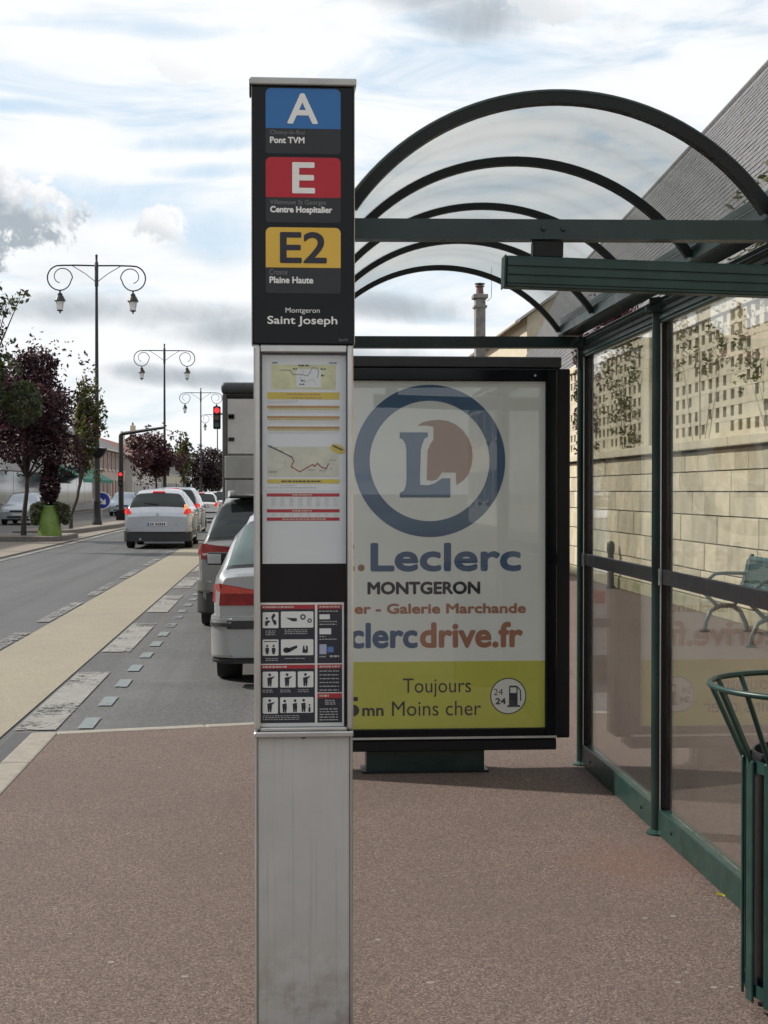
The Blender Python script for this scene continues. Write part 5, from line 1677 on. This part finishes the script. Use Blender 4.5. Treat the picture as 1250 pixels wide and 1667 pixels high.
# trees behind the pierced screen on the right
make_tree('garden_tree', 'yellowish garden tree rising behind the pierced stone screen', (5.72, 15.4, 0.0), 2.6, (-0.12, 0.2, 4.0, 0.55, 1.8, 1.2), [LEAF[1], LEAF[0]], 1500, 0.08, 21, 0.07, ratio=0.5)
make_tree('garden_shrub', 'loose green shrub behind the screen pillar', (5.75, 18.4, 0.0), 2.2, (-0.15, 0, 3.5, 0.5, 1.2, 0.9), [LEAF[0], LEAF[1]], 1300, 0.075, 22, 0.06, ratio=0.5)
make_tree('garden_tree', 'purple leaved garden tree behind the far part of the screen', (5.85, 24.0, 0.0), 2.4, (-0.2, 0, 3.7, 0.6, 1.6, 1.3), PLUM, 3000, 0.09, 23, 0.07, ratio=0.6)


# creepers hanging over the pierced screen
for (y, z, ry, rz, n, m, lb, sd) in ((14.9, 3.3, 1.5, 0.75, 450, LEAF, 'thin creeper climbing the pierced screen above the bench', 31), (17.6, 3.5, 1.2, 0.6, 350, [LEAF[1], LEAF[0]], 'yellowish creeper on the top of the pierced screen beside its pillar', 32),
                                     (21.6, 2.9, 1.1, 0.8, 600, [LEAF[0], LEAF[1]], 'dark creeper covering the pierced screen beyond its pillar', 33), (24.2, 2.9, 0.9, 0.9, 1100, [PLUM[1], LEAF[0]], 'reddish creeper at the far part of the pierced screen', 34)):
    t = thing('creeper', lb, 'climbing plant', (5.02, y, 2.06))
    rg = random.Random(sd)
    V, F, Mi = [], [], []
    cl = [(rg.uniform(-0.04, 0.03), rg.uniform(-ry, ry), z - 2.06 + rg.uniform(-rz, rz), 0.04, 0.16, 0.13) for _ in range(60)]
    leaves(cl, n, 0.048, rg, V, F, Mi, 0.4)
    o = pydata('foliage', V, F, m, t); o.data.polygons.foreach_set('material_index', Mi)
    b = B()
    for q in cl[:5]:
        b.tube([(0.035, q[1] * 0.3, 0.0), (0.03, q[1] * 0.7, q[2] * 0.5), (0.0, q[1], q[2])], [0.003, 0.0025, 0.0015], 4)
    b.build('stems', BARK, t)

# ================================================================== PLANTER
def make_planter():
    p = onZ(81, 874, -0.06)
    Y = 45.0
    t = thing('planter', 'lime green tapered plant pot with drooping foliage and dark upright plant', 'planter', (row_x(81, 45.6), 45.6, 0.075))
    LIME = mat('lime_pot', (0.145, 0.235, 0.045), 0.5, var=0.2, vs=4, coat=0.2)
    b = B(); b.lathe([(0.36, 0), (0.365, 0.03), (0.31, 0.62), (0.255, 0.86), (0.275, 0.90), (0.27, 0.93), (0.22, 0.93), (0.22, 0.88)], 28); b.build('pot', LIME, t, True)
    b = B(); b.lathe([(0.23, 0.84), (0.23, 0.875)], 20); b.build('soil', ISL, t)
    rng = random.Random(5)
    V, F, Mi = [], [], []
    leaves([(0, 0, 1.55, 0.30, 0.3, 0.62), (0.02, 0, 1.95, 0.24, 0.22, 0.35), (0, 0, 1.1, 0.2, 0.2, 0.25), (0.05, 0, 2.25, 0.12, 0.12, 0.3)], 1600, 0.09, rng, V, F, Mi, 0.25)
    o = pydata('upright_foliage', V, F, PLUM, t); o.data.polygons.foreach_set('material_index', Mi)
    SAGE = [mat('sage_leaf', (0.13, 0.145, 0.075), 0.6, var=0.35, vs=5, translucent=0.2), mat('sage_leaf_dark', (0.07, 0.085, 0.045), 0.6, var=0.35, vs=5, translucent=0.2)]
    for s in (-1, 1):
        V, F, Mi = [], [], []
        leaves([(s * 0.40, -0.05, 0.78, 0.20, 0.26, 0.22), (s * 0.46, -0.02, 0.55, 0.15, 0.2, 0.22), (s * 0.28, -0.1, 0.92, 0.16, 0.2, 0.12)], 900, 0.07, rng, V, F, Mi, 0.4, 2.2)
        o = pydata('trailing_foliage', V, F, SAGE, t); o.data.polygons.foreach_set('material_index', Mi)


make_planter()


# ================================================================== SIGNS AND SIGNALS
def make_arrow_sign():
    Y = 60.4
    c = onY(166, 815, Y)
    t = thing('arrow_sign', 'blue round keep right sign with white arrow on a thin pole by the lamp post', 'road sign', (c.x - 0.03, Y, 0.06))
    h = c.z - 0.06
    b = B(); b.tube([(0, 0.04, 0), (0, 0.04, h + 0.32)], 0.03, 10); b.build('pole', ALU, t, True)
    b = B(); b.lathe([(0.375, -0.012), (0.375, 0.012)], 8, 0.03, h, 'y'); b.build('backing', SWHITE, t)
    b = B(); b.lathe([(0.315, -0.016), (0.315, -0.0125)], 28, 0.03, h, 'y'); d = b.build('disc', mat('sign_deep_blue', (0.02, 0.045, 0.33), 0.3), t)
    b = B(); M = Matrix.Translation((0.03, -0.018, h)) @ Matrix.Rotation(radians(-45 + 90), 4, 'Y')
    P = lambda pts: b.quad([M @ Vector((x, 0, z)) for x, z in pts])
    P([(-0.22, -0.045), (0.05, -0.045), (0.05, 0.045), (-0.22, 0.045)]); P([(0.04, -0.15), (0.22, 0), (0.04, 0.15)])
    b.build('arrow', SWHITE, d)


make_arrow_sign()


def signal_head(parent, x, y, z, s=1.0, lit=0):
    b = B(); b.box(x - 0.15 * s, x + 0.15 * s, y - 0.10 * s, y + 0.10 * s, z - 0.46 * s, z + 0.46 * s, 0.03 * s); hd = b.build('signal_head', BLACKM, parent)
    for i, m in enumerate((LAMPLIT, mat('amber_off', (0.08, 0.045, 0.01), 0.3), mat('green_off', (0.01, 0.06, 0.03), 0.3))):
        zz = z + 0.29 * s - 0.29 * s * i
        r = 0.11 * s if i == 0 else 0.10 * s
        b = B(); b.lathe([(r, y - 0.118 * s), (r, y - 0.101 * s)], 18, x, zz, 'y'); b.build('lamp_lens', m if i or not lit else mat('signal_red', (0.6, 0.02, 0.02), 0.3, var=0, emit=(1, 0.02, 0.03), es=1.1), hd)
        b = B(); b.tube([(x + r * 1.1 * cos(a), y - 0.19 * s, zz + r * 1.1 * sin(a)) for a in [pi * j / 8 for j in range(9)]], 0.012 * s, 5); b.build('visor', BLACKM, hd)


def make_signals():
    Y = 70
    x = row_x(197, Y)
    t = thing('traffic_mast', 'black cranked traffic mast with small red signal on its post', 'traffic light', (x, Y, 0.07))
    zt = onY(197, 706, Y).z - 0.07
    b = B(); b.tube([(0, 0, 0), (0, 0, zt - 0.1), (0.02, -0.01, zt - 0.02), (0.10, -0.03, zt), (2.05, -0.9, zt + 0.25)], [0.13, 0.11, 0.10, 0.09, 0.06], 10); b.build('mast', IRON, t, True)
    b = B(); b.box(-0.22, 0.22, -0.2, 0.2, 0, 0.5, 0.03); b.build('cabinet', BLACKM, t)
    signal_head(t, 0.0, -0.16, onY(197, 772, Y).z - 0.07 - 0.22, 0.75, 1)
    Y = 60
    c = onY(353, 676, Y)
    t = thing('traffic_light', 'overhead traffic light showing red beside the lorry roof', 'traffic light', (2.1, Y, 0.0))
    dx = c.x - 2.1
    signal_head(t, dx, 0, c.z - 0.1, 1.0, 1)
    b = B(); b.tube([(0, 0.1, 0), (0, 0.1, c.z + 0.0), (-0.3, 0.1, c.z + 0.25), (dx + 0.0, 0.1, c.z + 0.05)], [0.1, 0.08, 0.07, 0.045], 10); b.build('mast', ALU, t, True)


make_signals()

# ================================================================== BUILDINGS
SLATE = mat('slate', (0.105, 0.105, 0.112), 0.75, var=0.35, vs=9, bump=0.4, bs=30, tint=(0.15, 0.14, 0.135), tf=0.5, ts=1.4)
DKROOF = mat('dark_roof', (0.055, 0.050, 0.052), 0.85, var=0.3, vs=6, bump=0.5, bs=9)
TILE = mat('red_tile', (0.19, 0.075, 0.055), 0.85, var=0.3, vs=6, bump=0.5, bs=12, tint=(0.11, 0.055, 0.045), tf=0.6, ts=1)
PALE = mat('pale_tile', (0.40, 0.36, 0.31), 0.85, var=0.2, vs=4, bump=0.5, bs=12)
RENDERS = [mat('render_white', (0.56, 0.54, 0.50), 0.9, var=0.1, vs=2), mat('render_cream', (0.52, 0.46, 0.35), 0.9, var=0.1, vs=2), mat('render_grey', (0.40, 0.40, 0.39), 0.9, var=0.1, vs=2), mat('render_pink', (0.50, 0.40, 0.35), 0.9, var=0.1, vs=2)]
WINF = mat('window_frame', (0.60, 0.60, 0.58), 0.5, var=0.08)
PANE = mat('house_pane', (0.03, 0.04, 0.05), 0.08, var=0.2, vs=1, spec=0.8)
SHUT = [mat('shutter_grey', (0.30, 0.31, 0.32), 0.6), mat('shutter_rust', (0.24, 0.09, 0.06), 0.6), mat('shutter_green', (0.06, 0.14, 0.10), 0.6), mat('shutter_white', (0.55, 0.55, 0.53), 0.6)]
FASC = mat('fascia_white', (0.58, 0.56, 0.52), 0.6, var=0.1)
_wcache = {}


def window(parent, y, z, w, h, sh):
    """window on a facade whose outward normal is local +x, at x = 0"""
    k = (w, h)
    if k not in _wcache:
        b = B()
        for (a, c, q, r) in ((-w / 2, w / 2, h - 0.07, h), (-w / 2, w / 2, 0, 0.07), (-w / 2, -w / 2 + 0.07, 0.07, h - 0.07), (w / 2 - 0.07, w / 2, 0.07, h - 0.07), (-0.035, 0.035, 0.07, h - 0.07)):
            b.box(-0.02, 0.05, a, c, q, r)
        f = b.mesh('window', WINF)
        b = B(); b.box(-0.01, 0.012, -w / 2 + 0.02, w / 2 - 0.02, 0.02, h - 0.02); p = b.mesh('pane', PANE)
        b = B(); b.box(0.0, 0.14, -w / 2 - 0.1, w / 2 + 0.1, -0.09, -0.002); s = b.mesh('sill', FASC)
        b = B()
        b.box(0.003, 0.045, 0, w / 2 - 0.02, 0, h)
        for i in range(10):
            b.box(0.046, 0.058, 0.04, w / 2 - 0.06, 0.05 + (h - 0.1) * i / 10, 0.05 + (h - 0.1) * (i + 0.7) / 10)
        _wcache[k] = (f, p, s, b)
        _wcache[k] = (f, p, s, b.mesh('shutter', SHUT[0]))
    f, p, s, q = _wcache[k]
    o = link('window', f, parent, (0, y, z)); link('pane', p, o); link('sill', s, o)
    if sh is not None:
        for yy in (-w - 0.02, w / 2 + 0.03):
            so = link('shutter', q, o, (0, yy, 0))
            if sh != 0:
                so.material_slots[0].link = 'OBJECT'; so.material_slots[0].material = SHUT[sh]


def house(name, label, xf, ya, yb, depth, eave, ridge, wallm, roofm, side, sh=0, rows=2, shop=None, chimney=True, cat='house', base=0.02):
    """side = +1: facade looks to +x (left of the street); -1: looks to -x. Ridge runs along the street."""
    Ln = yb - ya
    t = thing(name, label, cat, (xf, (ya + yb) / 2, base), 0 if side > 0 else pi)
    b = B(); b.prism([(0, -Ln / 2, -0.2), (0, -Ln / 2, eave), (-depth / 2, -Ln / 2, ridge), (-depth, -Ln / 2, eave), (-depth, -Ln / 2, -0.2)], (0, Ln, 0)); b.build('wall', wallm, t)
    b = B()
    ov = 0.35
    sl = (ridge - eave) / (depth / 2)
    for s in (0, 1):
        f = (lambda x: x) if s == 0 else (lambda x: -depth - x)
        b.prism([(f(ov), -Ln / 2 - 0.25, eave - ov * sl + 0.04), (f(-depth / 2), -Ln / 2 - 0.25, ridge + 0.04), (f(-depth / 2), -Ln / 2 - 0.25, ridge + 0.20), (f(ov), -Ln / 2 - 0.25, eave - ov * sl + 0.16)], (0, Ln + 0.5, 0))
    rf = b.build('roof', roofm, t)
    b = B(); b.tube([(ov + 0.06, -Ln / 2 - 0.25, eave - ov * sl + 0.05), (ov + 0.06, Ln / 2 + 0.25, eave - ov * sl + 0.05)], 0.07, 8); b.build('gutter', FASC, t, True)
    if chimney:
        for y in (-Ln / 2 + 0.5, Ln * 0.3):
            b = B(); b.box(-depth / 2 - 0.3, -depth / 2 + 0.3, y - 0.4, y + 0.4, ridge - 0.4, ridge + 1.3, 0.02); ch = b.build('chimney', wallm, rf)
            b = B(); b.lathe([(0.12, ridge + 1.3), (0.10, ridge + 1.65)], 10, -depth / 2, y - 0.15); b.build('chimney_pot', TILE, ch)
    n = max(2, int(Ln / 2.8))
    for r in range(rows):
        z = 0.95 + r * (eave - 0.4) / rows
        for i in range(n):
            y = -Ln / 2 + Ln * (i + 0.5) / n
            if r == 0 and (i == n // 2 or shop):
                continue
            window(t, y, z, 1.1, 1.45, sh)
    if not shop:
        b = B(); b.box(-0.02, 0.05, -Ln / 2 + Ln * (n // 2 + 0.5) / n - 0.5, -Ln / 2 + Ln * (n // 2 + 0.5) / n + 0.5, 0, 2.2, 0.01); b.build('door', SHUT[sh or 0], t)
    else:
        b = B(); b.box(-0.02, 0.10, -Ln / 2 + 0.4, Ln / 2 - 0.4, 0.0, 0.5, 0.01); b.build('shop_sill', SHUT[0], t)
        m_ = 4
        for i in range(m_):
            y0 = -Ln / 2 + 0.5 + (Ln - 1) * i / m_; y1 = -Ln / 2 + 0.5 + (Ln - 1) * (i + 1) / m_ - 0.1
            b = B(); b.box(-0.02, 0.02, y0, y1, 0.52, 2.5); b.build('shop_window', PANE, t)
        b = B(); b.box(-0.02, 0.14, -Ln / 2 + 0.3, Ln / 2 - 0.3, 2.55, 3.1, 0.01); b.build('shop_fascia', shop[0], t)
        if shop[1]:
            b = B(); b.prism([(0.15, -Ln / 2 + 0.5, 3.05), (1.7, -Ln / 2 + 0.5, 2.25), (1.7, -Ln / 2 + 0.5, 2.0), (1.66, -Ln / 2 + 0.5, 2.0), (1.64, -Ln / 2 + 0.5, 2.2), (0.15, -Ln / 2 + 0.5, 2.95)], (0, Ln - 1, 0)); b.build('awning', shop[1], t)
    return t


AWN = mat('awning_green', (0.012, 0.16, 0.11), 0.7, var=0.12)
XL = -15.0
house('terraced_house', 'tall pale house with dark roof behind the plum tree', XL, 78, 99, 9, 6.6, 10.4, RENDERS[2], DKROOF, 1, 0, 2, (SHUT[0], None))
house('corner_shop', 'white shop house with dark green awning over its window', XL, 99.6, 118, 8, 4.9, 7.4, RENDERS[0], DKROOF, 1, 1, 2, (AWN, AWN))
house('terraced_house', 'grey roofed pale house with rust shutters beyond the shop awning', XL, 118.6, 142, 8, 5.0, 6.9, RENDERS[3], SLATE, 1, 1, 2)
house('terraced_house', 'long white house beyond the traffic mast', XL + 0.6, 143, 178, 8, 4.4, 6.6, RENDERS[0], TILE, 1, 3, 2)
house('terraced_house', 'most distant cream house on the left of the avenue', XL + 1, 179, 225, 8, 5.4, 8.0, RENDERS[1], TILE, 1, 0, 2)
house('terraced_house', 'cream house with red tile roof opposite the shelter glass', XL, 54, 77, 9, 6.0, 9.2, RENDERS[1], TILE, 1, 2, 2)
house('terraced_house', 'white house with slate roof facing the bus stop', XL, 30, 53, 9, 6.2, 9.4, RENDERS[0], SLATE, 1, 0, 2)
house('terraced_house', 'pink house with red tile roof facing the pylon', XL, 6, 29, 9, 5.6, 8.6, RENDERS[3], TILE, 1, 3, 2)
house('terraced_house', 'unseen grey house with red tile roof across the road, added for reflections', XL, -20, 5, 9, 6.2, 9.2, RENDERS[2], TILE, 1, 1, 2)  # this and the next two stand behind the camera, unseen, added for reflections
house('terraced_house', 'unseen cream house with slate roof and green shutters across the road, added for reflections', XL, -48, -21, 9, 6.2, 9.2, RENDERS[1], SLATE, 1, 2, 2)
house('end_house', 'unseen white house with dark roof on the bus stop side, added for reflections', 9.5, -60, -34, 9, 6.0, 9.2, RENDERS[0], DKROOF, -1, 0, 2)
# right side beyond the church
house('roadside_house', 'pale house with light tile roof and white gutter beyond the slate roofed hall', 10.6, 63.5, 92, 7.4, 9.0, 11.6, RENDERS[1], PALE, -1, 3, 2, None, False)
house('roadside_house', 'house with red tile roof past the tall chimney', 12.5, 98, 116, 7.5, 9.0, 13.0, RENDERS[0], TILE, -1, 3, 2, None, False)
house('roadside_house', 'far cream house on the right of the avenue', 7.5, 120, 160, 7.5, 5.8, 8.8, RENDERS[1], TILE, -1, 3, 2)

# tall chimney stack between those roofs
Yc = 64.0
c0 = onY(781, 460, Yc)
t = thing('chimney_stack', 'tall slender rendered chimney stack with banded head and cowl', 'chimney', (c0.x, Yc, 0))
s_ = Yc / FPX
zt = c0.z
b = B(); b.box(-8 * s_, 8 * s_, -0.3, 0.3, -0.1, zt - 27 * s_, 0.02); b.build('stack', mat('stained_render', (0.20, 0.19, 0.175), 0.9, var=0.3, vs=3), t)
b = B(); b.box(-12 * s_, 12 * s_, -0.37, 0.37, zt - 27 * s_ + 0.002, zt - 20 * s_, 0.02); b.box(-10.5 * s_, 10.5 * s_, -0.33, 0.33, zt - 42 * s_, zt - 38 * s_, 0.01); b.build('band', MATS['stained_render'], t)
b = B(); b.lathe([(6.5 * s_, zt - 20 * s_), (5.5 * s_, zt - 8 * s_), (7.5 * s_, zt - 7 * s_), (7.5 * s_, zt - 5 * s_)], 14); b.build('pot', mat('sooty_pot', (0.12, 0.065, 0.055), 0.8, var=0.3), t, True)
b = B(); b.lathe([(8.5 * s_, zt - 3 * s_), (8.5 * s_, zt - 1.5 * s_), (0.01, zt)], 14); b.lathe([(3 * s_, zt - 5 * s_), (3 * s_, zt - 3 * s_)], 8); b.build('cowl', DKROOF, t, True)
b = B(); b.tube([(12.5 * s_, 0, zt - 30 * s_), (19 * s_, 0, zt - 24 * s_), (19.5 * s_, 0, zt + 26 * s_)], 0.018, 5); b.build('aerial', ALU, t)


# ================================================================== SLATE ROOFED HALL
def make_hall():
    ang = radians(-3.55)
    ya, yb = -4.0, 62.0
    x0 = 6.55
    t = thing('slate_roofed_hall', 'large stone hall with steep grey slate roof behind the wall', 'building', (x0, 18, 0), ang)
    eave, ridge, half = 5.0, 9.95, 2.6
    Y0, Y1 = ya - 18, yb - 18
    b = B(); b.prism([(0, Y0, -0.1), (0, Y0, eave), (half, Y0, ridge - 0.1), (2 * half, Y0, eave), (2 * half, Y0, -0.1)], (0, Y1 - Y0, 0)); b.build('wall', STONE2, t)
    sl = (ridge - eave) / half
    ln = sqrt(half ** 2 + (ridge - eave) ** 2)
    d = Vector((half, 0, ridge - eave)).normalized(); n = Vector((-d.z, 0, d.x))
    o0 = Vector((0, 0, eave)) - d * 0.45
    b = B(); b.prism([o0 + n * 0.02 + Vector((0, Y0 - 0.2, 0)), o0 + n * 0.10 + Vector((0, Y0 - 0.2, 0)), o0 + d * (ln + 0.47) + n * 0.10 + Vector((0, Y0 - 0.2, 0)), o0 + d * (ln + 0.47) + n * 0.02 + Vector((0, Y0 - 0.2, 0))], (0, Y1 - Y0 + 0.4, 0))
    b.prism([(2 * half + 0.3, Y0 - 0.2, eave - 0.35), (half, Y0 - 0.2, ridge + 0.02), (half, Y0 - 0.2, ridge + 0.10), (2 * half + 0.35, Y0 - 0.2, eave - 0.28)], (0, Y1 - Y0 + 0.4, 0))
    rf = b.build('roof', SLATE, t)
    rng = random.Random(9)
    V, F = [], []
    rows = int((ln + 0.45) / 0.17)
    for r in range(rows):
        y = Y0 + (0.14 if r % 2 else 0)
        while y < Y1:
            w = 0.275 + rng.uniform(-0.008, 0.008)
            p = o0 + d * (0.17 * r) + n * (0.114 + rng.uniform(0, 0.008))
            q = o0 + d * (0.17 * r + 0.235) + n * 0.104
            sk = rng.uniform(-0.008, 0.008)
            i = len(V)
            for a, yy in ((p, y + 0.004), (p, y + w - 0.004), (q, y + w - 0.004 + sk), (q, y + 0.004 + sk)):
                V.append((a.x, yy, a.z))
            pb_ = p - n * 0.014
            V += [(pb_.x, y + 0.004, pb_.z), (pb_.x, y + w - 0.004, pb_.z)]
            F += [(i, i + 1, i + 2, i + 3), (i + 4, i + 5, i + 1, i)]
            y += 0.28
    o = pydata('slates', V, F, SLATE, rf); o['kind'] = 'stuff'
    b = B(); b.tube([(half, Y0 - 0.2, ridge + 0.16), (half, Y1 + 0.2, ridge + 0.16)], 0.09, 8); b.build('ridge_cap', SLATE, rf, True)
    b = B(); b.tube([o0 + Vector((-0.07, Y0 - 0.2, -0.02)), o0 + Vector((-0.07, Y1 + 0.2, -0.02))], 0.075, 8); b.build('gutter', FASC, t, True)
    # windows on the street side, facing -x
    h = B()
    h.prism([(-0.02, -0.6, 0), (-0.02, 0.6, 0), (-0.02, 0.6, 1.6)] + [(-0.02, 0.6 * cos(a), 1.6 + 0.6 * sin(a)) for a in [pi * j / 10 for j in range(1, 10)]] + [(-0.02, -0.6, 1.6)], (0.04, 0, 0))
    hm = h.mesh('arched_window', PANE)
    for i in range(12):
        link('arched_window', hm, t, (0, Y0 + 3 + 5.3 * i, 1.9))
    for y in (Y0 + 6, Y0 + 22, Y0 + 40):
        b = B(); b.tube([(-0.07, y, 0), (-0.07, y, eave - 0.6)], 0.05, 8); b.build('downpipe', DKROOF, t, True)


make_hall()

# ================================================================== SMALL THINGS ON THE PAVEMENT
GUM = mat('gum_spot', (0.20, 0.17, 0.15), 0.9, var=0.2, vs=40)
rng = random.Random(21)
b = B()
spots = [(208, 1357), (1118, 1583), (1103, 1600), (1190, 1607), (1162, 1608), (855, 1490), (1096, 1492), (500, 1286), (720, 1285), (752, 1360), (842, 1339), (615, 1530), (640, 1450), (300, 1590), (90, 1480), (360, 1390), (330, 1620), (980, 1560), (900, 1410), (700, 1600), (1050, 1495), (150, 1340), (260, 1250), (860, 1270), (60, 1420)]
for px, py in spots + [(rng.uniform(-100, 1200), rng.uniform(1210, 1660)) for _ in range(4)]:
    p = onZ(px, py, 0.0)
    r = rng.uniform(0.005, 0.013)
    pts = [(p.x + r * (0.75 + rng.uniform(0, 0.5)) * cos(2 * pi * i / 9), p.y + r * (0.75 + rng.uniform(0, 0.5)) * sin(2 * pi * i / 9), 0.0005) for i in range(9)]
    b.prism(pts, (0, 0, 0.0006))
o = b.build('gum_spots', GUM); tag(o, 'pale flattened gum spots and grit on the red brown pavement', 'gum', kind='stuff')
LY = mat('fallen_leaf', (0.42, 0.36, 0.05), 0.7, var=0.2, vs=30)
for px, py, sz, lb in ((1178, 1457, 0.035, 'yellow fallen leaf by the base rail next to the litter bin'), (1092, 1368, 0.022, 'small yellow fallen leaf at the foot of the middle shelter post')):
    p = onZ(px, py, 0.0)
    b = B(); n = 10
    pts = []
    for i in range(n):
        a = 2 * pi * i / n
        rr = sz * (1 if i % 2 == 0 else 0.55)
        pts.append((rr * 1.3 * cos(a), rr * 0.8 * sin(a), 0.006 + 0.006 * cos(2 * a)))
    for i in range(n):
        b.quad([(0, 0, 0.004), pts[i], pts[(i + 1) % n]])
    o = b.build('fallen_leaf', LY, None, False, (p.x, p.y, 0)); tag(o, lb, 'leaf')
